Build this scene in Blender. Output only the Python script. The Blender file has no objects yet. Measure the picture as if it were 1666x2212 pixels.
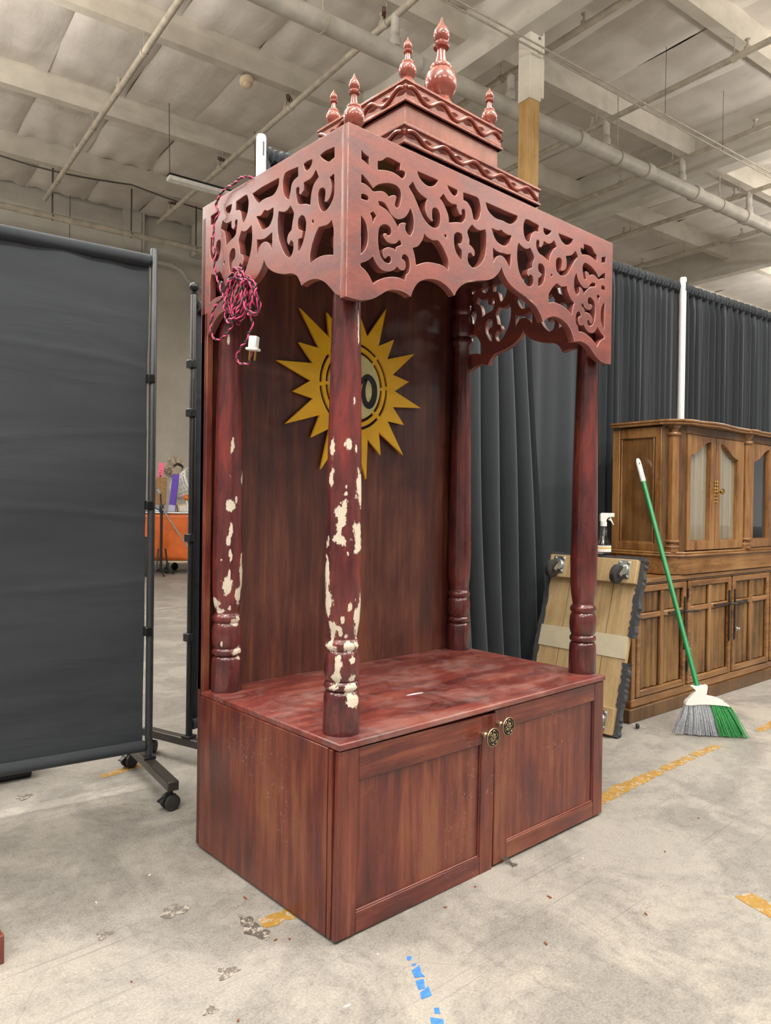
import bpy, math, random, json
from mathutils import Vector, Matrix
random.seed(7)
sc = bpy.context.scene
COL = sc.collection
R2D = math.radians
# ---------------------------------------------------------------- camera
CP = Vector((-1.1865, -1.4826, 1.13)); FPX = 1605.756
def cam_axes(pi, ro, ya):
    fw = Vector((math.sin(ya)*math.cos(pi), math.cos(ya)*math.cos(pi), math.sin(pi)))
    r = Vector((math.cos(ya), -math.sin(ya), 0)); u = r.cross(fw)
    return math.cos(ro)*r+math.sin(ro)*u, -math.sin(ro)*r+math.cos(ro)*u, fw
CR, CU, CF = cam_axes(-.0082, .0137, .7359)
cd = bpy.data.cameras.new('camera'); cam = bpy.data.objects.new('camera', cd); COL.objects.link(cam)
cd.sensor_fit = 'VERTICAL'; cd.sensor_height = 24; cd.lens = FPX*24/2212; cd.clip_end = 200; cd.clip_start = .02
cam.matrix_world = Matrix(((CR.x, CU.x, -CF.x, CP.x), (CR.y, CU.y, -CF.y, CP.y), (CR.z, CU.z, -CF.z, CP.z), (0, 0, 0, 1)))
sc.camera = cam
# ---------------------------------------------------------------- world, exposure
w = bpy.data.worlds.new('hall_ambient'); sc.world = w; w.use_nodes = True
bg = w.node_tree.nodes['Background']; bg.inputs[0].default_value = (1.0, .97, .93, 1); bg.inputs[1].default_value = .34
vs = sc.view_settings; vs.view_transform = 'Standard'; vs.look = 'None'; vs.gamma = 1; vs.exposure = 0.45
vs.use_curve_mapping = False
# building frame: the hall is turned 6 degrees against the shrine
TH = R2D(-6); E1 = Vector((math.cos(TH), math.sin(TH), 0)); E2 = Vector((-math.sin(TH), math.cos(TH), 0))
def B(bx, by, z=0): return E1*bx+E2*by+Vector((0, 0, z))
LIGHTS = [(-4.2, -4), (-.6, -4.2), (3, -4.2), (7, -4), (-4.4, -.8), (-1.2, -1), (2.2, -1.2), (5.8, -1), (-4.2, 2.6), (-.7, 2.35),
          (9.3, 1.4), (12.6, 2.6), (16, 5), (21, 6), (-1.5, 5.4), (-4.4, 6.2), (-3.4, 9.6)]  # this row: unseen lamps added to brighten the far ceiling and wall
LZ = 4.8
for bx, by in LIGHTS:
    for up in (0, 1):  # upward lamp added to each strip to brighten the ceiling
        ld = bpy.data.lights.new('ceiling_fill' if up else 'strip_down', 'AREA'); ld.shape = 'RECTANGLE'
        ld.size = 2.2; ld.size_y = .16; ld.energy = 135 if up else 78; ld.color = (1, .95, .88)
        lo = bpy.data.objects.new(ld.name, ld); COL.objects.link(lo)
        lo.location = B(bx, by, LZ + (.1 if up else -.015)); lo.rotation_euler = (math.pi if up else 0, 0, TH)
# ---------------------------------------------------------------- node materials
def mat_new(name):
    m = bpy.data.materials.new(name); m.use_nodes = True
    return m, m.node_tree, m.node_tree.nodes['Principled BSDF']
class NT:
    def __init__(s, t): s.t = t
    def n(s, ty, **kw):
        x = s.t.nodes.new(ty)
        for k, v in kw.items():
            if k.startswith('i_'):
                key = k[2:]; key = int(key) if key.isdigit() else key.replace('_', ' ')
                x.inputs[key].default_value = v
            else: setattr(x, k, v)
        return x
    def l(s, a, b): s.t.links.new(a, b)
    def noise(s, vec, scale, det=4, rough=.6, dist=0):
        x = s.n('ShaderNodeTexNoise'); x.inputs['Scale'].default_value = scale; x.inputs['Detail'].default_value = det
        x.inputs['Roughness'].default_value = rough; x.inputs['Distortion'].default_value = dist
        if vec: s.l(vec, x.inputs['Vector'])
        return x.outputs['Fac']
    def mapv(s, vec, scale=(1, 1, 1), rot=(0, 0, 0), loc=(0, 0, 0)):
        x = s.n('ShaderNodeMapping'); x.inputs['Scale'].default_value = scale; x.inputs['Rotation'].default_value = rot
        x.inputs['Location'].default_value = loc; s.l(vec, x.inputs['Vector']); return x.outputs['Vector']
    def ramp(s, fac, stops, interp='LINEAR'):
        x = s.n('ShaderNodeValToRGB'); cr = x.color_ramp; cr.interpolation = interp
        while len(cr.elements) < len(stops): cr.elements.new(.5)
        for e, (p, c) in zip(cr.elements, stops):
            e.position = p; e.color = (c, c, c, 1) if isinstance(c, (int, float)) else (*c, 1)
        s.l(fac, x.inputs['Fac']); return x.outputs['Color']
    def mix(s, fac, a, b, mode='MIX'):
        x = s.n('ShaderNodeMix', data_type='RGBA', blend_type=mode)
        for v, i in ((fac, 0), (a, 6), (b, 7)):
            if isinstance(v, (int, float)): x.inputs[i].default_value = v
            elif isinstance(v, tuple): x.inputs[i].default_value = (*v, 1)
            else: s.l(v, x.inputs[i])
        return x.outputs[2]
    def math(s, op, a, b=0.0, clamp=False):
        x = s.n('ShaderNodeMath', operation=op); x.use_clamp = clamp
        for v, i in ((a, 0), (b, 1)):
            if isinstance(v, (int, float)): x.inputs[i].default_value = v
            else: s.l(v, x.inputs[i])
        return x.outputs[0]
    def bump(s, h, bs, strength=.3, dist=.002):
        x = s.n('ShaderNodeBump'); x.inputs['Strength'].default_value = strength; x.inputs['Distance'].default_value = dist
        s.l(h, x.inputs['Height']); s.l(x.outputs[0], bs.inputs['Normal'])
    def obj(s): return s.n('ShaderNodeTexCoord').outputs['Object']
def plain(name, c, rough=.5, metal=0, var=.12, vscale=14, bump=0, bscale=60, spec=.5):
    m, t, b = mat_new(name); k = NT(t); o = k.obj()
    f = k.noise(o, vscale, 3)
    lo = tuple(x*(1-var) for x in c); hi = tuple(min(1, x*(1+var)) for x in c)
    k.l(k.ramp(f, [(.3, lo), (.7, hi)]), b.inputs['Base Color'])
    b.inputs['Roughness'].default_value = rough; b.inputs['Metallic'].default_value = metal
    b.inputs['Specular IOR Level'].default_value = spec
    if bump: k.bump(k.noise(o, bscale, 3), b, bump)
    return m
def wood(name, cols, axis='z', stretch=14, scale=5, rough=.32, blotch=1.6, scuff=0, chip=False, dark=.45, coat=.25, spec=.5, dust=0):
    """stained timber: long streaks along one axis, cloudy stain, fine scuffs"""
    m, t, b = mat_new(name); k = NT(t); o = k.obj()
    s = {'x': (1/stretch, 1, 1), 'y': (1, 1/stretch, 1), 'z': (1, 1, 1/stretch)}[axis]
    v = k.mapv(o, s)
    st = k.noise(v, scale*7, 6, .65, .4); bl = k.noise(k.mapv(o, tuple(.45+.55*q for q in s)), blotch*3, 5, .6, .5)
    f = k.math('ADD', k.math('MULTIPLY', st, .62), k.math('MULTIPLY', bl, .58))
    f = k.math('SUBTRACT', f, .1)
    c = k.ramp(f, [(.36, cols[0]), (.46, cols[1]), (.54, cols[2]), (.64, cols[3])])
    fine = k.noise(k.mapv(o, tuple(x*2 for x in s)), scale*40, 3, .7)
    c = k.mix(.28, c, k.ramp(fine, [(.35, tuple(x*dark for x in cols[1])), (.65, cols[2])]), 'MIX')
    ro = k.ramp(bl, [(.3, rough*.8), (.7, min(1, rough*1.5))])
    if scuff:
        sc1 = k.ramp(k.noise(o, 55, 5, .75, 1.5), [(.60, 0.0), (.70, .8)])
        sc2 = k.ramp(k.noise(k.mapv(o, (1, 1, .5)), 3.4, 3), [(.54, 0.0), (.66, 1.0)])
        c = k.mix(k.math('MULTIPLY', k.math('MULTIPLY', sc1, sc2), scuff), c, (.55, .42, .38))
    if dust:
        dv = k.math('MULTIPLY', k.ramp(k.noise(o, 5.5, 7, .68, .6), [(.45, 0.0), (.68, 1.0)]), k.ramp(k.noise(k.mapv(o, (1, 3, 1), (0, 0, .5)), 14, 5, .7, .6), [(.35, .25), (.7, 1.0)]))
        c = k.mix(k.math('MULTIPLY', dv, dust), c, (.46, .40, .38)); ro = k.mix(dv, ro, (.7, .7, .7))
    if chip:
        a = k.n('ShaderNodeAttribute'); a.attribute_name = 'chip'
        h = k.math('ADD', a.outputs['Fac'], k.math('MULTIPLY', k.math('SUBTRACT', k.noise(k.mapv(o, (1, 1, .5)), 48, 7, .72), .5), 2.6))
        ms = k.ramp(h, [(.42, 0.0), (.44, 1.0)])
        c = k.mix(ms, c, k.ramp(k.noise(o, 300, 2), [(.3, (.56, .48, .38)), (.7, (.75, .68, .56))]))
        ro = k.mix(ms, ro, (.8, .8, .8)); hh = k.math('SUBTRACT', k.math('MULTIPLY', k.noise(o, 26, 5, .7, .8), .5), ms)
        k.bump(hh, b, .55, .0022)
    else: k.bump(st, b, .12, .0015)
    k.l(c, b.inputs['Base Color']); k.l(ro, b.inputs['Roughness'])
    b.inputs['Coat Weight'].default_value = coat; b.inputs['Coat Roughness'].default_value = .12 if coat > .4 else .25
    b.inputs['Specular IOR Level'].default_value = spec
    return m
RED = [(.036, .009, .009), (.105, .018, .014), (.180, .040, .022), (.25, .085, .038)]
REDC = [(.145, .058, .060), (.205, .062, .058), (.265, .068, .054), (.32, .080, .053)]  # cloudier canopy stain, with ceiling-light haze put into its lighter colour
BRN = [(.034, .010, .009), (.072, .017, .013), (.115, .032, .018), (.19, .062, .028)]
WAL = [(.09, .036, .010), (.20, .088, .026), (.29, .14, .046), (.37, .20, .075)]
MT = {}
MT['red_v'] = wood('mahogany_vertical', RED, 'z', scuff=.8)
MT['red_x'] = wood('mahogany_long', RED, 'x', scuff=.8)
MT['top'] = wood('mahogany_tabletop', [(.06, .014, .013), (.15, .026, .022), (.23, .05, .035), (.30, .09, .06)], 'x', 9, 4, scuff=1, rough=.3, dust=.36)
MT['canopy_x'] = wood('mahogany_canopy_long', REDC, 'x', 3, 3, .36, 3.0, spec=.45)
MT['canopy_y'] = wood('mahogany_canopy_side', REDC, 'y', 3, 3, .36, 3.0, spec=.45)
MT['tier'] = wood('mahogany_spire', [(.15, .034, .026), (.24, .052, .036), (.31, .072, .046), (.36, .10, .06)], 'z', 5, 5, .22, coat=.8)
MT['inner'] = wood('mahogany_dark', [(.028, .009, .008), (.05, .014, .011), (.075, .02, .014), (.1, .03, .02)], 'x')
MT['back'] = wood('mahogany_back', BRN, 'z', 16, 5, .4, coat=.1)
MT['col'] = wood('mahogany_column', [(.026, .008, .009), (.07, .012, .012), (.12, .020, .017), (.20, .03, .02)], 'z', 6, 6, .25, coat=.6)
MT['colchip'] = wood('mahogany_column_flaking', [(.03, .009, .011), (.08, .014, .015), (.14, .024, .022), (.24, .03, .022)], 'z', 6, 6, .26, coat=.5, chip=True)
MT['wal_v'] = wood('walnut_vertical', WAL, 'z', 14, 6, .3)
MT['wal_x'] = wood('walnut_long', WAL, 'x', 14, 6, .3)
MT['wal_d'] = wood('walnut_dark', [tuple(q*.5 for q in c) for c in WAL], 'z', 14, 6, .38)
MT['wal_p'] = wood('walnut_panel', [(.045, .02, .006), (.14, .066, .018), (.24, .125, .038), (.3, .17, .06)], 'z', 18, 6, .38)
MT['pine'] = wood('pine_board', [(.36, .24, .11), (.48, .33, .16), (.55, .40, .21), (.6, .45, .26)], 'y', 16, 4, .55, coat=0)
MT['post_wood'] = wood('fir_post', [(.46, .25, .08), (.62, .37, .13), (.70, .45, .19), (.76, .52, .25)], 'z', 18, 3, .5, coat=.1)
MT['edge'] = plain('rubbed_edge', (.42, .24, .20), .45, 0, .5, 30)
MT['yellow'] = plain('yellow_enamel', (.76, .42, .010), .4, 0, .1, 6)
MT['gold'] = plain('pale_gold', (.66, .60, .30), .35, .25, .15, 20)
MT['nearblack'] = plain('near_black', (.012, .009, .008), .6)
MT['bronze_d'] = plain('dark_bronze', (.02, .018, .014), .4, .6)
MT['bronze'] = plain('worn_bronze', (.42, .31, .19), .3, .9, .2, 60)
MT['brass'] = plain('brass', (.62, .42, .14), .22, 1, .1)
MT['iron'] = plain('black_iron', (.045, .035, .03), .45, .5, .2, 50)
MT['blackmetal'] = plain('black_powdercoat', (.018, .019, .021), .32, .2, .15, 30)
MT['greymetal'] = plain('grey_anodised', (.055, .06, .066), .38, .4)
MT['footmetal'] = plain('dark_grey_tube', (.07, .066, .06), .4, .5)
MT['zinc'] = plain('zinc_plate', (.48, .52, .52), .28, .9, .25, 40)
MT['rubber'] = plain('black_rubber', (.03, .03, .031), .65, 0, .25, 40, .2)
MT['whiteplastic'] = plain('white_plastic', (.82, .82, .80), .35, 0, .03)
MT['whitepole'] = plain('white_pole', (.72, .76, .77), .3, 0, .04)
MT['pink'] = plain('pink_cable', (.72, .07, .19), .4, 0, .08)
MT['black'] = plain('black_cable', (.015, .012, .015), .45)
MT['green'] = plain('green_paint', (.012, .22, .075), .28, 0, .06)
MT['greenb'] = plain('green_bristle', (.05, .34, .10), .5, 0, .4, 120)
MT['greyb'] = plain('grey_bristle', (.40, .43, .48), .6, 0, .4, 120)
MT['carpet'] = plain('grey_carpet', (.055, .058, .066), .95, 0, .5, 180, .8, 250)
MT['lino'] = plain('pale_sticker', (.6, .54, .4), .45, 0, .06)
MT['orange'] = plain('orange_vinyl', (.62, .13, .02), .45, 0, .18, 5, .3, 12)
MT['paper'] = plain('white_paper', (.75, .75, .72), .7)
MT['card'] = plain('cardboard', (.34, .2, .085), .8, 0, .2, 30)
MT['cardp'] = plain('pale_cardboard', (.62, .5, .33), .8, 0, .1, 20)
MT['cloth'] = plain('beige_cloth', (.42, .35, .27), .9, 0, .35, 14)
MT['purple'] = plain('purple_print', (.14, .07, .5), .4, 0, .15)
MT['lilac'] = plain('lilac_print', (.5, .5, .72), .4)
MT['pinktag'] = plain('pink_card', (.85, .16, .28), .6)
MT['blue'] = plain('blue_cover', (.05, .14, .42), .5)
MT['bluetape'] = plain('blue_tape', (.045, .19, .62), .6, 0, .25, 60)
MT['cream'] = plain('cream_paint', (.52, .49, .43), .7, 0, .07, 3)
MT['pipe'] = plain('painted_pipe', (.42, .375, .30), .5, 0, .22, 9)
MT['pipe2'] = plain('painted_main', (.46, .43, .38), .5, 0, .18, 5)
MT['beam'] = plain('painted_beam', (.52, .475, .40), .65, 0, .12, 4)
MT['girder'] = plain('painted_girder', (.60, .565, .50), .6, 0, .1, 2)
MT['postpaint'] = plain('white_post_paint', (.82, .78, .68), .55, 0, .06, 6)
MT['rust'] = plain('rust_brown', (.10, .045, .03), .7)
MT['wire'] = plain('dull_wire', (.10, .085, .07), .6, .3)
MT['lampbody'] = plain('white_lamp_steel', (.82, .81, .78), .4)
MT['chiplet'] = plain('wood_chip', (.22, .06, .02), .7)
MT['silver'] = plain('pin_steel', (.6, .6, .6), .3, 1)
def glassy(name, c, rough, mixf, refl=.12):
    m, t, b = mat_new(name); k = NT(t); t.nodes.remove(b)
    out = t.nodes['Material Output']; tr = k.n('ShaderNodeBsdfTransparent'); tr.inputs[0].default_value = (*c, 1)
    gl = k.n('ShaderNodeBsdfGlossy'); gl.inputs['Roughness'].default_value = rough
    fr = k.n('ShaderNodeLayerWeight'); fr.inputs[0].default_value = .5
    f = k.math('ADD', k.math('MULTIPLY', k.math('POWER', fr.outputs['Facing'], 4.0), .8), mixf, True)
    mx = k.n('ShaderNodeMixShader'); k.l(f, mx.inputs[0]); k.l(tr.outputs[0], mx.inputs[1]); k.l(gl.outputs[0], mx.inputs[2])
    k.l(mx.outputs[0], out.inputs['Surface']); return m
MT['glass'] = glassy('clear_pane', (.95, .95, .93), .02, .05)
MT['bottle'] = glassy('clear_plastic', (.72, .74, .75), .10, .16)
def emis(name, c, s):
    m, t, b = mat_new(name); k = NT(t)
    b.inputs['Base Color'].default_value = (.8, .8, .78, 1); b.inputs['Emission Color'].default_value = (*c, 1)
    k.l(k.math('MULTIPLY', k.ramp(k.noise(k.obj(), 2), [(0, .95), (1, 1.0)]), s), b.inputs['Emission Strength']); return m
MT['tube'] = emis('lit_diffuser', (1, .96, .9), 3)
def fabric(name, c, rough=.9, wr=.25, wscale=(1.2, 1.2, 6), sheen=.15):
    m, t, b = mat_new(name); k = NT(t); o = k.obj()
    n1 = k.noise(k.mapv(o, wscale), 1.4, 3, .5, .4); n2 = k.noise(o, 900, 2)
    k.l(k.ramp(n1, [(.3, tuple(x*.88 for x in c)), (.7, tuple(x*1.12 for x in c))]), b.inputs['Base Color'])
    b.inputs['Roughness'].default_value = rough; b.inputs['Sheen Weight'].default_value = sheen; b.inputs['Sheen Tint'].default_value = (.6, .65, .75, 1)
    b.inputs['Specular IOR Level'].default_value = .25
    k.bump(k.math('ADD', n1, k.math('MULTIPLY', n2, .02)), b, wr, .03); return m
MT['screen'] = fabric('charcoal_polyester', (.045, .051, .060))
MT['drape'] = fabric('black_drape', (.023, .028, .034), .7, .1, (6, 6, .5), .35)
MT['lace'] = fabric('cream_lining', (.42, .37, .29), .85, .2, (14, 14, .3), .1)
def concrete():
    m, t, b = mat_new('worn_concrete'); k = NT(t); o = k.obj()
    big = k.noise(o, .55, 5, .6, .5); mid = k.noise(o, 2.6, 6, .68, .8); fine = k.noise(o, 22, 6, .75); grit = k.noise(o, 160, 3, .7)
    c = k.ramp(big, [(.3, (.275, .264, .250)), (.5, (.335, .316, .286)), (.7, (.40, .366, .315))])
    c = k.mix(k.ramp(mid, [(.44, .85), (.58, 0.0)]), c, (.185, .176, .167))
    c = k.mix(k.math('MULTIPLY', k.ramp(fine, [(.38, .85), (.53, 0.0)]), k.ramp(mid, [(.42, 1.0), (.64, .12)])), c, (.125, .118, .112))
    c = k.mix(k.math('MULTIPLY', k.ramp(fine, [(.6, 0.0), (.75, .7)]), k.ramp(mid, [(.45, 0.0), (.6, 1.0)])), c, (.45, .42, .375))
    c = k.mix(.34, c, k.ramp(grit, [(.34, (.165, .157, .147)), (.66, (.46, .435, .392))]))
    sp = k.noise(o, 75, 4, .8, .5); c = k.mix(k.math('MULTIPLY', k.ramp(sp, [(.30, .8), (.36, 0.0)]), k.ramp(big, [(.35, 1.0), (.7, .3)])), c, (.10, .095, .09)); c = k.mix(k.ramp(sp, [(.70, 0.0), (.75, .8)]), c, (.56, .53, .49))
    # hairline cracks and drag marks
    vo = k.n('ShaderNodeTexVoronoi', feature='DISTANCE_TO_EDGE'); vo.inputs['Scale'].default_value = 2.3
    wv = k.n('ShaderNodeMix', data_type='VECTOR'); wv.inputs[0].default_value = .12
    nz = k.n('ShaderNodeTexNoise'); nz.inputs['Scale'].default_value = 5; nz.inputs['Detail'].default_value = 5; k.l(o, nz.inputs['Vector'])
    k.l(o, wv.inputs[4]); k.l(nz.outputs['Color'], wv.inputs[5]); k.l(wv.outputs[1], vo.inputs['Vector'])
    cr = k.math('MULTIPLY', k.ramp(vo.outputs['Distance'], [(.0, .8), (.0022, 0.0)]), k.ramp(k.noise(o, 1.1, 3), [(.5, 0.0), (.6, .5)]))
    c = k.mix(cr, c, (.13, .12, .11))
    for ang, off, th in ((.9, 0, .66), (-.35, 7, .67), (2.1, 3, .67), (1.45, 11, .67)):
        sv = k.mapv(o, (.6, 60, 1), (0, 0, ang), (off, off, 0))
        sm = k.math('MULTIPLY', k.ramp(k.noise(sv, 1.0, 3, .5, .1), [(th, 0.0), (th+.03, .55)]), k.ramp(k.noise(o, 1.9, 2), [(.5, 0.0), (.62, 1.0)]))
        c = k.mix(sm, c, (.17, .16, .155))
    k.l(c, b.inputs['Base Color'])
    k.l(k.ramp(mid, [(.3, .42), (.7, .62)]), b.inputs['Roughness']); b.inputs['Specular IOR Level'].default_value = .35
    k.bump(k.math('ADD', fine, k.math('MULTIPLY', grit, .4)), b, .15, .003); return m
MT['floor'] = concrete()
def insul():
    m, t, b = mat_new('vinyl_insulation'); k = NT(t); o = k.obj()
    n1 = k.noise(k.mapv(o, (1, .35, 1)), 5, 5, .6, 1.2); n2 = k.noise(o, 2.2, 3)
    k.l(k.ramp(n2, [(.3, (.56, .515, .465)), (.7, (.67, .625, .575))]), b.inputs['Base Color'])
    b.inputs['Roughness'].default_value = .5; k.bump(n1, b, .35, .018); return m
MT['insul'] = insul()
def worntape(name, c, th=.49):
    m, t, b = mat_new(name); k = NT(t); o = k.obj()
    n = k.noise(k.mapv(o, (1, 1, 1)), 45, 6, .75, .8)
    col = k.mix(k.ramp(n, [(th, 0.0), (th+.06, 1.0)]), k.ramp(k.noise(o, 14, 3), [(.3, tuple(x*.7 for x in c)), (.7, c)]), (.38, .35, .30))
    k.l(col, b.inputs['Base Color']); b.inputs['Roughness'].default_value = .6; return m
MT['ytape'] = worntape('worn_yellow_tape', (.40, .225, .035), .535)
MT['dtape'] = worntape('dark_residue', (.10, .085, .075))
MT['rtape'] = worntape('pale_residue', (.17, .15, .135))
# ---------------------------------------------------------------- mesh helpers
class M:
    def __init__(s): s.v = []; s.f = []
    def add(s, vs, fs):
        b = len(s.v); s.v += [tuple(x) for x in vs]; s.f += [tuple(i+b for i in f) for f in fs]; return s
    def box(s, x0, y0, z0, x1, y1, z1, mx=None):
        x0, x1 = min(x0, x1), max(x0, x1); y0, y1 = min(y0, y1), max(y0, y1); z0, z1 = min(z0, z1), max(z0, z1)
        vs = [Vector(p) for p in ((x0, y0, z0), (x1, y0, z0), (x1, y1, z0), (x0, y1, z0), (x0, y0, z1), (x1, y0, z1), (x1, y1, z1), (x0, y1, z1))]
        if mx: vs = [mx @ p for p in vs]
        return s.add(vs, [(0, 3, 2, 1), (4, 5, 6, 7), (0, 1, 5, 4), (1, 2, 6, 5), (2, 3, 7, 6), (3, 0, 4, 7)])
    def lathe(s, prof, seg=32, mx=None, cap=True):
        vs = []; fs = []; n = len(prof)
        for r, z in prof:
            for i in range(seg):
                a = 2*math.pi*i/seg; vs.append(Vector((r*math.cos(a), r*math.sin(a), z)))
        for j in range(n-1):
            for i in range(seg):
                k = (i+1) % seg; fs.append((j*seg+i, j*seg+k, (j+1)*seg+k, (j+1)*seg+i))
        if cap: fs += [tuple(range(seg-1, -1, -1)), tuple((n-1)*seg+i for i in range(seg))]
        if mx: vs = [mx @ p for p in vs]
        return s.add(vs, fs)
    def tube(s, pts, r, seg=8, closed=False):
        pts = [Vector(p) for p in pts]; n = len(pts); vs = []; fs = []
        t0 = (pts[1]-pts[0]).normalized(); nrm = t0.orthogonal().normalized()
        for i, p in enumerate(pts):
            a = pts[max(0, i-1)]; b = pts[min(n-1, i+1)]; t = (b-a).normalized()
            nrm = (nrm-t*nrm.dot(t)); nrm = nrm.normalized() if nrm.length > 1e-6 else t.orthogonal().normalized()
            bi = t.cross(nrm); rr = r[i] if isinstance(r, (list, tuple)) else r
            for k in range(seg):
                q = 2*math.pi*k/seg; vs.append(p+(nrm*math.cos(q)+bi*math.sin(q))*rr)
        for i in range(n-1):
            for k in range(seg):
                l = (k+1) % seg; fs.append((i*seg+k, i*seg+l, (i+1)*seg+l, (i+1)*seg+k))
        fs += [tuple(range(seg-1, -1, -1)), tuple((n-1)*seg+k for k in range(seg))]
        return s.add(vs, fs)
    def prism(s, poly, h0, h1, fr=lambda x, y, h: (x, y, h)):
        n = len(poly); vs = [fr(x, y, h0) for x, y in poly]+[fr(x, y, h1) for x, y in poly]
        fs = [tuple(range(n-1, -1, -1)), tuple(range(n, 2*n))]+[(i, (i+1) % n, n+(i+1) % n, n+i) for i in range(n)]
        return s.add(vs, fs)
    def grid(s, nx, ny, fn):
        vs = [fn(i/nx, j/ny) for j in range(ny+1) for i in range(nx+1)]
        fs = [(j*(nx+1)+i, j*(nx+1)+i+1, (j+1)*(nx+1)+i+1, (j+1)*(nx+1)+i) for j in range(ny) for i in range(nx)]
        return s.add(vs, fs)
    def mesh(s, name, smooth=True, ang=35):
        me = bpy.data.meshes.new(name); me.from_pydata(s.v, [], s.f); me.update()
        if smooth:
            me.polygons.foreach_set('use_smooth', [True]*len(me.polygons)); me.set_sharp_from_angle(angle=R2D(ang))
        return me
    def build(s, name, mat, parent=None, bevel=0, loc=None, rot=None, smooth=True, kind=None, label=None, solid=0):
        o = bpy.data.objects.new(name, s.mesh(name, smooth)); COL.objects.link(o)
        o.data.materials.append(MT[mat] if isinstance(mat, str) else mat)
        if parent: o.parent = parent
        if loc is not None: o.location = loc
        if rot is not None: o.rotation_euler = rot
        if solid:
            d = o.modifiers.new('thickness', 'SOLIDIFY'); d.thickness = solid; d.offset = 0
        if bevel:
            d = o.modifiers.new('bevel', 'BEVEL'); d.width = bevel; d.segments = 2; d.limit_method = 'ANGLE'; d.angle_limit = R2D(40)
        if kind: o['kind'] = kind
        if label: o['label'] = label
        return o
def thing(name, label, cat, loc=(0, 0, 0), rot=(0, 0, 0), group=None, mx=None):
    o = bpy.data.objects.new(name, None); COL.objects.link(o); o.empty_display_size = .1
    if mx is not None: o.matrix_world = mx
    else: o.location = loc; o.rotation_euler = rot
    return tag(o, label, cat, group)
def tag(o, label, cat, group=None, kind=None):
    o['label'] = label
    if cat: o['category'] = cat
    if group: o['group'] = group
    if kind: o['kind'] = kind
    return o
def share(name, me, mat, parent=None, mx=None):
    o = bpy.data.objects.new(name, me); COL.objects.link(o)
    if not me.materials: me.materials.append(MT[mat])
    if parent: o.parent = parent
    if mx is not None: o.matrix_local = mx
    return o
def T(x, y, z): return Matrix.Translation((x, y, z))
def RX(d): return Matrix.Rotation(R2D(d), 4, 'X')
def RY(d): return Matrix.Rotation(R2D(d), 4, 'Y')
def RZ(d): return Matrix.Rotation(R2D(d), 4, 'Z')
def spl(P, sub=4, corner=52, closed=True):
    """rounds a measured outline, keeping the sharp cusps"""
    P = [Vector((p[0], p[1])) for p in P]; n = len(P); out = []
    def cor(i):
        if not closed and i in (0, n-1): return True
        a = P[i]-P[i-1]; b = P[(i+1) % n]-P[i]
        return a.length < 1e-7 or b.length < 1e-7 or a.angle(b) > R2D(corner)
    C = [cor(i) for i in range(n)]
    for i in range(n if closed else n-1):
        a, b = P[i], P[(i+1) % n]; seg = b-a
        ta = seg if C[i] else (b-P[i-1])*.5; tb = seg if C[(i+1) % n] else (P[(i+2) % n]-a)*.5
        L = seg.length
        if ta.length > L*1.5: ta = ta.normalized()*L*1.5
        if tb.length > L*1.5: tb = tb.normalized()*L*1.5
        for s in range(sub):
            t = s/sub; t2 = t*t; t3 = t2*t
            out.append(a*(2*t3-3*t2+1)+ta*(t3-2*t2+t)+b*(-2*t3+3*t2)+tb*(t3-t2))
    if not closed: out.append(P[-1])
    return [(q.x, q.y) for q in out]
def plate(name, mat, parent, loops, thick, mx, bevel=0, label=None, worn=None):
    """board cut to an outline with openings, as real thickness"""
    cu = bpy.data.curves.new(name, 'CURVE'); cu.dimensions = '2D'; cu.fill_mode = 'BOTH'; cu.extrude = thick/2
    cu.bevel_depth = bevel; cu.bevel_resolution = 1; cu.resolution_u = 1
    if bevel: cu.offset = -bevel; cu.extrude = thick/2-bevel
    for L in loops:
        s = cu.splines.new('POLY'); s.points.add(len(L)-1)
        for p, q in zip(s.points, L): p.co = (q[0], q[1], 0, 1)
        s.use_cyclic_u = True
    tmp = bpy.data.objects.new('tmp', cu); COL.objects.link(tmp)
    dg = bpy.context.evaluated_depsgraph_get(); me = bpy.data.meshes.new_from_object(tmp.evaluated_get(dg))
    bpy.data.objects.remove(tmp); bpy.data.curves.remove(cu)
    me.materials.clear(); me.materials.append(MT[mat]); me.name = name
    for p in me.polygons: p.material_index = 0
    if worn:
        me.materials.append(MT[worn])
        for p in me.polygons:
            if .2 < abs(p.normal.z) < .95: p.material_index = 1
    me.transform(mx)
    if mx.to_3x3().determinant() < 0: me.flip_normals()
    me.polygons.foreach_set('use_smooth', [True]*len(me.polygons)); me.set_sharp_from_angle(angle=R2D(35))
    o = bpy.data.objects.new(name, me); COL.objects.link(o); o.parent = parent
    if label: o['label'] = label
    return o
def rect(x0, y0, x1, y1): return [(x0, y0), (x1, y0), (x1, y1), (x0, y1)]
# ================================================================ the setting
def struct(name, o, label=None):
    o['kind'] = 'structure'
    if label: o['label'] = label
    return o
fl = M().grid(2, 2, lambda u, v: (-22+75*u, -26+60*v, 0)).build('floor', 'floor', smooth=False)
struct('floor', fl, 'worn grey concrete floor of the hall')
def bmesh_b(m, name, mat, parent=None, bevel=0, smooth=True):   # mesh given in hall coordinates
    return m.build(name, mat, parent, bevel, rot=None if parent else (0, 0, TH), smooth=smooth)
wl = bmesh_b(M().box(-14, 11.85, 0, 48, 12.05, 6.6), 'wall_back', 'cream'); struct('wall_back', wl, 'cream painted back wall')
bmesh_b(M().box(2.95, 11.72, 0, 3.3, 11.86, 6.3), 'pilaster', 'cream', wl)
ce = bmesh_b(M().box(-14, -16, 6.5, 48, 12.2, 6.6), 'ceiling', 'cream'); struct('ceiling', ce, 'hall ceiling of beams and pale vinyl insulation')
ROWS = [-8.2, -6.4, -4.6, -2.8, -1.0, .78, 2.56, 4.30, 6.20, 8.15, 10.05]
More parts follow.
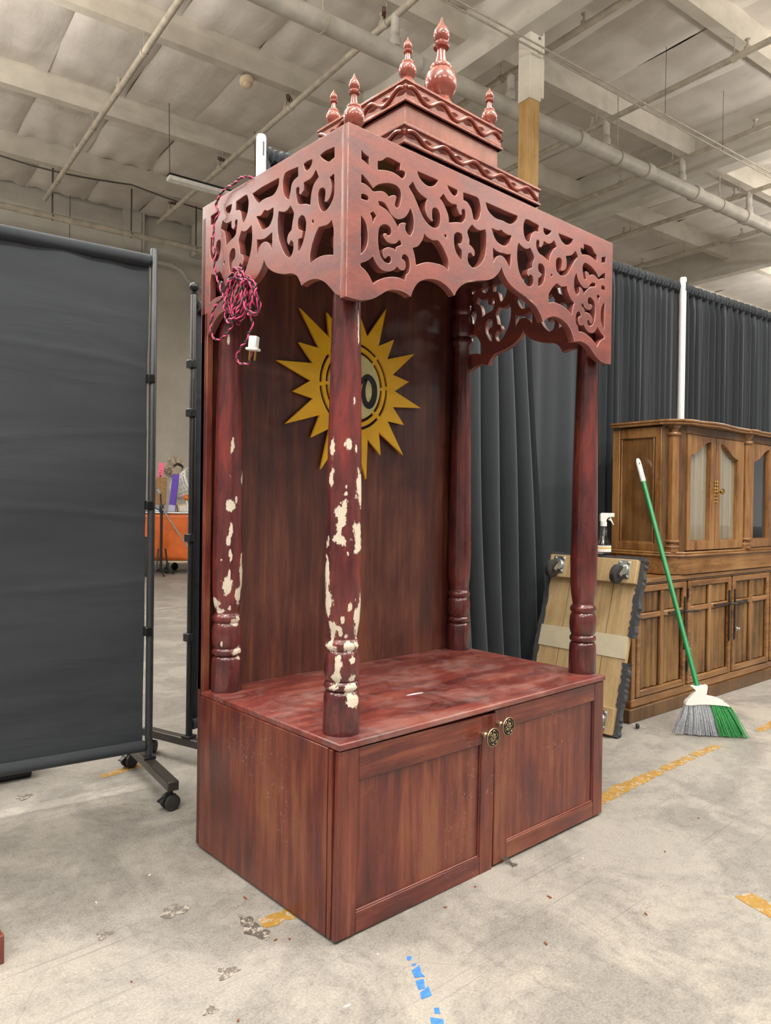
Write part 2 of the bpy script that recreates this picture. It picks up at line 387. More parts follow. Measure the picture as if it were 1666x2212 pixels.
beam_me = {}
for by in ROWS:
    for x0, x1 in ((-13.9, 4.2), (4.42, 8.45), (8.67, 12.8), (13.0, 27.9), (27.9, 47.8)):
        L = round(x1-x0, 3)
        if L not in beam_me: beam_me[L] = M().box(0, -.06, 6.0, L, .06, 6.34).mesh('beam', False)
        share('beam', beam_me[L], 'beam', ce, T(x0, by, 0))
gm = M().box(-.11, -16, 5.72, .11, 11.8, 6.4).mesh('girder', False)
for gx in (4.31, 8.56, 12.9): share('girder', gm, 'girder', ce, T(gx, 0, 0))
# each sheet of insulation between the beams is its own sagging sheet
def sheet(w, d, seed):
    rn = random.Random(seed); ph = [rn.uniform(0, 6.28) for _ in range(6)]; a = rn.uniform(.02, .045)
    def fn(u, v):
        e = min(u, 1-u, .5)*2; e2 = min(v, 1-v)*2
        s = (1-(1-min(1, e*1.6))**2); s2 = (1-(1-min(1, e2*2.2))**2)
        wr = .012*math.sin(9*u*2+ph[0]+2.2*math.sin(3*v+ph[1]))*(1-e2)+.008*math.sin(14*u+5*v+ph[2])*(1-s*.7)
        sc = .02*math.sin(math.pi*u*5+ph[3])*(1-s2)
        return (u*w, v*d, -a*s*s2*1.6+wr+.025*(1-s)*0+sc*.5)
    return M().grid(12, 10, fn).mesh('insulation_panel')
PW = .918
for ri in range(5, len(ROWS)):
    y0 = ROWS[ri]+.05; y1 = (ROWS[ri+1] if ri+1 < len(ROWS) else 11.85)-.05
    ms = [sheet(PW+.004, y1-y0, 100*ri+q) for q in range(3)]
    off = .93 if ri != len(ROWS)-1 else 1.36
    for kx in range(-7 if ri > 6 else 1, 25):
        x = off+kx*PW
        if .59*(x+2)+.807*(y0+1.6) < 4.5: continue
        if any(abs(x+PW/2-g) < .12 for g in (4.31, 8.56, 12.9)): continue
        share('insulation_panel', ms[(kx*7+ri) % 3], 'insul', ce, T(x, y0, 6.30))
# ---- timber post carrying the girder
pt = thing('support_post', 'square timber post, white painted top over bare fir, rising behind the shrine', 'post', B(4.375, 3.50), (0, 0, TH))
M().box(-.072, -.072, 0, .072, .072, 5.09).build('bare_shaft', 'post_wood', pt, .008)
M().box(-.079, -.079, 5.09, .079, .079, 6.0).build('painted_cap', 'postpaint', pt, .006)
M().box(.07, -.10, 5.12, .10, -.07, 6.0).build('side_cleat', 'postpaint', pt, .004)
bo = M()
for q in range(3): M().lathe([(.014, 0), (.014, .012)], 10, T(.04, -.079, 5.55+q*.14) @ RX(90)).build('bolt', 'zinc', pt)
# ---- strip lamps of the hall; the looped ones unseen, put in for light
def strip(bx, by, z, L, label, top=6.3, group=None):
    t = thing('strip_light', label, 'light', B(bx, by, z), (0, 0, TH), group)
    M().box(-L/2, -.045, 0, L/2, .045, .05).build('housing', 'lampbody', t, .004)
    M().box(-L/2+.01, -.06, -.012, L/2-.01, .06, 0).build('diffuser', 'tube', t, .004)
    for s in (-1, 1):
        M().tube([(s*L*.42, 0, .05), (s*L*.42, 0, top-z)], .004, 6).build('suspension_wire', 'wire', t)
for i, (bx, by) in enumerate(LIGHTS):
    strip(bx, by, LZ, 2.2, 'long white strip lamp hung from the ceiling out of view, put in to light the hall', group='unseen strip lamps put in over the hall')
# seen in the photo beside the shrine canopy; its lit look is only pale colour
t = thing('strip_light', 'slim white strip lamp hanging by wires from the ceiling, left of the shrine canopy', 'light', B(3.0, 7.8, 5.3), (0, 0, TH))
M().box(-.68, -.05, .02, .9, .05, .05).build('housing', 'blackmetal', t)
M().box(-.68, -.06, -.03, .9, .06, .02).build('diffuser', 'lampbody', t, .004)
for x in (-.66, .55): M().tube([(x, 0, .05), (x, .05, 1.0)], .005, 6).build('suspension_wire', 'wire', t)
# ---- sprinkler pipework
head_me = (M().lathe([(.034, 0), (.034, .05)], 10, T(0, 0, -.02)).lathe([(.014, .03), (.014, .09), (.03, .1), (.03, .108)], 8)).mesh('sprinkler_head')
clamp_me = M().lathe([(.037, -.02), (.043, -.02), (.043, .02), (.037, .02)], 14, RX(90), False).tube([(0, 0, .03), (0, 0, .5)], .005, 6).mesh('hanger_clamp')
ORD = ['leftmost branch pipe, ending before the back wall', 'second branch pipe, passing over the strip lamp', 'branch pipe next to the timber post', 'branch pipe just right of the post',
       'fifth branch from the left', 'sixth branch pipe from the left', 'seventh branch pipe from the left, above the curtains', 'farthest branch pipe at the right edge']
for i, (bx, y0, y1) in enumerate([(1.475, -2, 10.87), (3.2, -2, 10.7), (4.75, -2, 11), (6.38, -2, 11), (7.98, -2, 11), (9.7, -2, 11), (11.3, -2, 11), (12.95, -2, 11)]):
    t = thing('sprinkler_pipe', 'cream painted sprinkler pipe under the ceiling, '+ORD[i], 'pipe', B(bx, 0, 5.8), (0, 0, TH), 'sprinkler branch pipes')
    M().tube([(0, y0, 0), (0, y1, 0)], .034, 12).build('pipe', 'pipe', t)
    y = 3.15 if i % 2 == 0 else 2.4
    while y < y1:
        share('sprinkler_head', head_me, 'pipe', t, T(0, y, .02)); y += 1.95
    for by in ROWS:
        if y0+1 < by < y1-.2 and by > 1.5:
            share('hanger_clamp', clamp_me, 'pipe', t, T(0, by-.02, 0))
            if i in (1,):
                M().box(-.02, -.16, -.02, .02, .16, .02, T(0, by+.02, .12) @ RZ(-35) @ RX(20)).build('brace', 'rust', t)
    M().lathe([(.042, -.25), (.042, .0)], 12).lathe([(.055, -.3), (.055, -.22)], 12).build('riser', 'pipe2', t, loc=(0, 4.13, 0))
t = thing('sprinkler_main', 'thick cream sprinkler main running along the ceiling behind the spire', 'pipe', B(0, 4.13, 5.42), (0, 0, TH))
M().tube([(-9, 0, 0), (26, 0, 0)], .088, 20).build('pipe', 'pipe2', t)
cp = M().lathe([(.088, -.06), (.104, -.06), (.104, .06), (.088, .06)], 20, RY(90), False).mesh('coupling')
hk = M().tube([(0, .0, .1), (.0, 0, .75)], .008, 6).lathe([(.09, -.012), (.098, -.012), (.098, .012), (.09, .012)], 18, RY(90), False).mesh('hanger')
for x in (3.4, 5.9, 7.2, 8.3, 9.6, 11.5): share('coupling', cp, 'pipe2', t, T(x, 0, 0))
for x in (2.4, 5.0, 6.6, 8.9, 10.6): share('hanger', hk, 'pipe', t, T(x, 0, 0))
for j, y in enumerate((3.28, 3.35)):
    t = thing('conduit', 'thin straight conduit crossing right of the timber post, '+('front one' if j == 0 else 'rear one')+' of the pair', 'conduit', B(0, y, 5.5), (0, 0, TH), 'thin ceiling conduits')
    M().tube([(-6, 0, 0), (22, 0, 0)], .0085, 8).build('tube', 'pipe', t)
    for x in ((3.2, 7.6) if j else (6.3, 9.6)): M().tube([(x, 0, 0), (x, 0, .8)], .003, 5).build('hanger_wire', 'wire', t)
t = thing('wall_pipe', 'large cream pipe on hanger rods in front of the back wall', 'pipe', B(0, 10.7, 5.5), (0, 0, TH))
M().tube([(-8, 0, 0), (9, 0, 0)], .052, 14).build('pipe', 'pipe', t)
for x in (1.55, 2.75, 3.85, 5.2): M().tube([(x, 0, .85), (x, 0, .05), (x, -.055, 0), (x, 0, -.055)], .012, 6).build('hanger_rod', 'wire', t)
t = thing('drain_pipe', 'thinner cream pipe with an elbow along the back wall, below the large pipe', 'pipe', B(0, 11.55, 5.42), (0, 0, TH))
M().tube([(-8, 0, 0), (3.72, 0, 0), (3.9, 0, -.06), (4.05, 0, -.24), (4.3, 0, -.3), (9, 0, -.3)], .042, 12).build('pipe', 'pipe2', t)
for x in (.9, 2.0, 3.2, 4.4): M().tube([(x, 0, .8), (x, 0, 0)], .006, 5).build('hanger_rod', 'wire', t)
t = thing('alarm_bell', 'round beige alarm bell under a ceiling beam, upper left', 'bell', B(2.66, 6.26, 6.0), (0, 0, TH))
M().box(-.05, -.05, -.06, .05, .05, 0).build('bracket', 'greymetal', t, .006)
M().lathe([(.02, -.0), (.075, -.006), (.08, -.03), (.07, -.06), (.04, -.075), (.035, -.09), (.015, -.095)], 24, T(-.02, -.05, -.06) @ RX(-25)).build('gong', 'cardp', t)
t = thing('ceiling_cable', 'slack grey cable sagging along the third beam, left side', 'cable', B(0, 9.9, 5.97), (0, 0, TH))
M().tube([(x, 0, -.10*abs(math.sin(x*1.25))) for x in [q*.1 for q in range(-20, 60)]], .012, 6).build('cable', 'wire', t)

# ================================================================ the shrine
W, D, ZT = 1.2554, .7186, .5174
X0, X1, Y0, Y1, Z1 = .0026, 1.2528, -.0096, .7462, 2.1016
S = thing('wooden_shrine', 'tall carved mahogany shrine with four columns, fretwork canopy and tiered spire', 'shrine')
# cabinet
M().box(0, .040, .008, .02, D, .499).build('side_panel', 'red_v', S, .0015)
M().box(W-.02, .040, .008, W, D, .499).build('side_panel', 'red_v', S, .0015)
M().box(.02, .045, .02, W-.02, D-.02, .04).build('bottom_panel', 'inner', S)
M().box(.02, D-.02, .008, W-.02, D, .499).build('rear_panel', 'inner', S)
ff = M().box(.001, .021, .008, .045, .037, .497).box(W-.045, .021, .008, W-.001, .037, .497).box(.045, .021, .46, W-.045, .037, .497).box(.045, .021, .008, W-.045, .037, .05)
ff.build('face_frame', 'red_v', S, .0015)
for x in (.03, W-.06):
    for y in (.06, D-.07): M().box(x, y, 0, x+.03, y+.03, .009).build('foot_pad', 'nearblack', S)
M().box(.004, -.006, .4985, W+.003, D+.004, ZT).build('tabletop', 'top', S, .004)
def door(x0, x1, z0, z1, kx, px0, px1, pz0, pz1, tilt):
    # the tilt turns the sagging leaf about its lower outer corner
    mx = T(x0, 0, z0) @ RY(tilt)
    d = M().box(px0-x0-.004, .008, pz0-z0-.004, px1-x0+.004, .015, pz1-z0+.004, mx).build('door', 'red_v', S)
    M().box(.0, 0, 0, px0-x0, .018, z1-z0, mx).build('stile', 'red_v', d, .0025); M().box(px1-x0, 0, 0, x1-x0, .018, z1-z0, mx).build('stile', 'red_v', d, .0025)
    M().box(px0-x0, .0004, 0, px1-x0, .018, pz0-z0, mx).build('rail', 'red_x', d, .0025); M().box(px0-x0, .0004, pz1-z0, px1-x0, .018, z1-z0, mx).build('rail', 'red_x', d, .0025)
    M().tube([mx @ Vector(p) for p in ((px0-x0+.003, .006, pz0-z0+.002), (px1-x0-.003, .006, pz0-z0+.002))], .0035, 6).build('bead', 'red_x', d)
    M().tube([mx @ Vector(p) for p in ((px1-x0-.003, .006, pz0-z0+.003), (px1-x0-.003, .006, pz1-z0))], .003, 6).build('bead', 'red_v', d)
    return d
d1 = door(.002, .6255, .006, .4955, .576, .070, .565, .062, .408, .75)
d2 = door(.632, W-.001, .008, .4965, .643, .697, 1.194, .064, .432, 0)
def knob(dr, x, z):
    k = M().lathe([(.009, 0), (.009, .012), (.006, .016), (.006, .03), (.011, .036)], 16, T(x, 0, z) @ RX(90)).lathe([(.004, .032), (.024, .036), (.0285, .039), (.029, .042), (.0278, .0440), (.0265, .0436), (.0262, .0425), (.02, .0425)], 32, T(x, 0, z) @ RX(90), False).build('knob', 'bronze', dr)
    M().lathe([(.0263, .0395), (.0263, .0427)], 32, T(x, 0, z) @ RX(90)).build('knob_plate', 'bronze_d', dr)
    fl = M()
    for q in range(8):
        a = 2*math.pi*q/8; mx = T(x, -.0425, z) @ RY(math.degrees(a)) @ T(.0095, 0, 0) @ Matrix.Diagonal((.0052, .002, .0027, 1))
        fl.lathe([(0, -1), (.7, -.7), (1, 0), (.7, .7), (0, 1)], 8, mx, False)
    fl.lathe([(.0, .006), (.003, .005), (.0035, .002), (.0035, .0)], 10, T(x, -.0425, z) @ RX(90), False)
    for q in range(6):
        a0 = 2*math.pi*q/6
        fl.tube([(x+.0195*math.cos(a0+s*.11)-.003*math.cos(a0+.33)*abs(s-3)/3*-1*0, -.0428, z+(.0195+.0018*(3-abs(s-3))/3)*math.sin(a0+s*.11)) for s in range(7)], .0014, 6)
    fl.build('knob_flower', 'bronze', dr)
knob(d1, .572, .432); knob(d2, .645, .452)
# back panel and its sun
M().box(X0, .7225, .01, X1, Y1-.006, 2.06).build('back_panel', 'back', S)
M().box(X0, .7040, ZT, X0+.022, Y1-.004, 1.75).build('back_stile', 'red_v', S, .002)
M().box(X1-.022, .7040, ZT, X1, Y1-.004, 1.75).build('back_stile', 'red_v', S, .002)
SX, SZ = .627, 1.5850
def pol(r, a): return (SX+r*math.cos(R2D(a)), SZ+r*math.sin(R2D(a)))
sun = []
for q in range(10):
    a = 28.2+36*q; sun += [pol(.359, a), pol(.208, a+9), pol(.29, a+18) if q != 1 else pol(.27, a+21), pol(.208, a+27)]
def arc(r0, r1, a0, a1, n=9):
    return [pol(r0, a0+(a1-a0)*i/n) for i in range(n+1)]+[pol(r1, a1-(a1-a0)*i/n) for i in range(n+1)]
slots = [arc(.1565, .168, 6+45*q, 46+45*q) for q in range(8)]+[arc(.1285, .140, 4+45*q, 44+45*q) for q in range(8)]
FRM = lambda y: Matrix(((1, 0, 0, 0), (0, 0, -1, y), (0, 1, 0, 0), (0, 0, 0, 1)))
sn = plate('sun_emblem', 'yellow', S, [sun]+slots, .009, FRM(.7085), label='yellow ten-rayed sun with a pale gold disc')
M().lathe([(.142, 0), (.142, .004)], 48, T(SX, .7225, SZ) @ RX(90)).build('slot_shade', 'nearblack', sn)  # near-black sheets behind the slots put their shade into colour
M().lathe([(.165, 0), (.172, 0), (.172, .003), (.155, .003)], 48, T(SX, .7225, SZ) @ RX(90)).build('slot_shade', 'nearblack', sn)
M().lathe([(.1265, 0), (.1265, .0015)], 48, T(SX, .7041, SZ) @ RX(90)).build('gold_disc', 'gold', sn)
# om sign: a three-shaped stroke, a looped tail, crescent and dot
def ribbon(pts, ws):
    P = [Vector((p[0], p[1])) for p in pts]; lf = []; rt = []
    for i, p in enumerate(P):
        t = (P[min(i+1, len(P)-1)]-P[max(i-1, 0)]).normalized(); n = Vector((-t.y, t.x))*ws[i]; lf.append(p+n); rt.append(p-n)
    m = M(); n = len(P); fs = []
    vs = [(SX+q.x, .7012, SZ+q.y) for q in lf]+[(SX+q.x, .7012, SZ+q.y) for q in rt]+[(SX+q.x, .7030, SZ+q.y) for q in lf]+[(SX+q.x, .7030, SZ+q.y) for q in rt]
    for i in range(n-1):
        fs += [(i, i+1, n+i+1, n+i), (2*n+i, 3*n+i, 3*n+i+1, 2*n+i+1), (i, 2*n+i, 2*n+i+1, i+1), (n+i, n+i+1, 3*n+i+1, 3*n+i)]
    return m.add(vs, fs)
om = M()
th = [(-.075, .035), (-.055, .058), (-.025, .06), (-.008, .04), (-.02, .015), (-.045, .006), (-.015, .0), (.004, -.02), (.0, -.055), (-.03, -.078), (-.062, -.07), (-.08, -.045)]
th = spl(th, 4, 70, False); r = ribbon(th, [.004+.007*math.sin(math.pi*i/(len(th)-1)) for i in range(len(th))]); om.add(r.v, r.f)
lp = [(.0, -.012), (.02, .008), (.04, .03), (.066, .042), (.092, .022), (.099, -.015), (.090, -.050), (.070, -.068), (.050, -.056), (.042, -.025), (.046, .008), (.058, .032)]
lp = spl(lp, 4, 80, False); r = ribbon(lp, [.006+.0075*math.sin(math.pi*i/(len(lp)-1)) for i in range(len(lp))]); om.add(r.v, r.f)
cs = spl([(-.05, .095), (-.03, .072), (.0, .068), (.028, .092)], 5, 80, False); r = ribbon(cs, [.001+.006*math.sin(math.pi*i/(len(cs)-1)) for i in range(len(cs))]); om.add(r.v, r.f)
om.lathe([(.0, .0015), (.009, .001), (.009, 0)], 14, T(SX-.008, .7028, SZ+.102) @ RX(90), False)
om.build('om_sign', 'nearblack', sn, smooth=False)
# columns
CPROF = [(.0505, .5174), (.0505, .525), (.0493, .605), (.0478, .622), (.044, .630), (.040, .6335), (.046, .637), (.049, .6455), (.046, .655), (.041, .659), (.044, .664), (.0475, .675), (.0495, .701), (.0475, .728), (.043, .738),
         (.041, .741), (.0455, .746), (.0487, .755), (.0455, .765), (.0405, .770), (.0385, .774), (.0425, .797), (.046, .818), (.0485, .860), (.0495, .956), (.0475, 1.116), (.0455, 1.275), (.042, 1.488), (.0385, 1.648), (.0365, 1.76), (.0355, 1.815),
         (.044, 1.824), (.047, 1.838), (.045, 1.85), (.040, 1.857), (.045, 1.866), (.0475, 1.876), (.0495, 1.905), (.047, 1.938), (.041, 1.95), (.046, 1.958), (.0475, 1.97), (.044, 1.982), (.041, 1.99), (.043, 2.06)]
def column(cx, cy, blobs=None):
    if not blobs:
        prof = CPROF; seg = 40
    else:
        prof = [CPROF[0]]; seg = 72
        for (r0, z0), (r1, z1) in zip(CPROF, CPROF[1:]):
            n = max(1, int((z1-z0)/.006)); prof += [(r0+(r1-r0)*i/n, z0+(z1-z0)*i/n) for i in range(1, n+1)]
    o = M().lathe(prof, seg).build('column', 'colchip' if blobs else 'col', S, loc=(cx, cy, 0))
    o.data.set_sharp_from_angle(angle=R2D(50))
    if blobs:
        dv = Vector((CP.x-cx, CP.y-cy)).normalized(); sd = Vector((-dv.y, dv.x))   # flaked side of the turning, as it stands
        at = o.data.attributes.new('chip', 'FLOAT', 'POINT'); val = []
        for v in o.data.vertices:
            p = Vector((v.co.x, v.co.y)); q = p.normalized() if p.length > 1e-6 else dv
            ang = math.atan2(q.dot(sd), q.dot(dv)); best = -1
            for ba, bz, ra, rz in blobs:
                da = (ang-ba+math.pi) % (2*math.pi)-math.pi
                best = max(best, 1-math.hypot(da/ra, (v.co.z-bz)/rz))
            val.append(max(-1, best))
        at.data.foreach_set('value', val)
    return o
def blobset(txt, xc0, xc1, rz, dep_px, ybase):
    out = []
    for tkn in txt.split():
        x, y, rx, ry = [float(q) for q in tkn.split(',')]
        xc = xc0+(xc1-xc0)*(2110-y)/2110; u = (x-xc)/rz; u = max(-.97, min(.97, u)); a = math.asin(u)
        z = .5174+(ybase-(680+y/2.353))*dep_px
        ca = max(.28, math.cos(a))
        out.append((a, z, max(.12, rx/rz/ca*1.75), max(.010, ry/2.353*dep_px*1.8)))
    return out
BL1 = blobset("845,880,12,90 835,1130,22,60 842,1540,14,90 705,680,10,60 705,830,12,40 683,1300,10,120 690,1470,16,60 700,1600,16,50 790,665,20,25 830,690,5,15 750,1010,26,55 745,1070,12,40 735,1140,22,26 765,1150,12,20 778,880,5,6 778,915,5,6 755,1550,10,18 745,1600,15,20 775,1625,10,10 795,1480,10,25 785,1215,6,6 830,1180,14,40 690,1680,28,22 800,1675,38,25 735,1760,20,34 712,1830,38,25 805,1745,12,15 810,1835,18,20 712,1880,30,15 805,1890,30,22 800,1950,32,32 822,450,5,20 855,60,4,100", 745, 783, 88, .001252, 1583)
BL2 = blobset("190,675,10,35 182,825,6,8 183,980,22,25 212,945,6,15 185,1090,10,40 175,1150,10,30 182,1210,8,40 140,1245,8,5 170,1370,25,35 178,1310,6,25 235,1300,6,70 225,1420,14,40 105,1460,12,30 125,1500,20,15 180,1480,12,12 215,1550,20,22 225,1700,15,22 230,1735,10,10 140,1660,4,10 165,150,8,20 240,830,4,30", 163, 178, 74, .001529, 1490)
column(.077, .080, BL1); column(.070, .675, BL2); column(1.235, .080); column(1.207, .680)
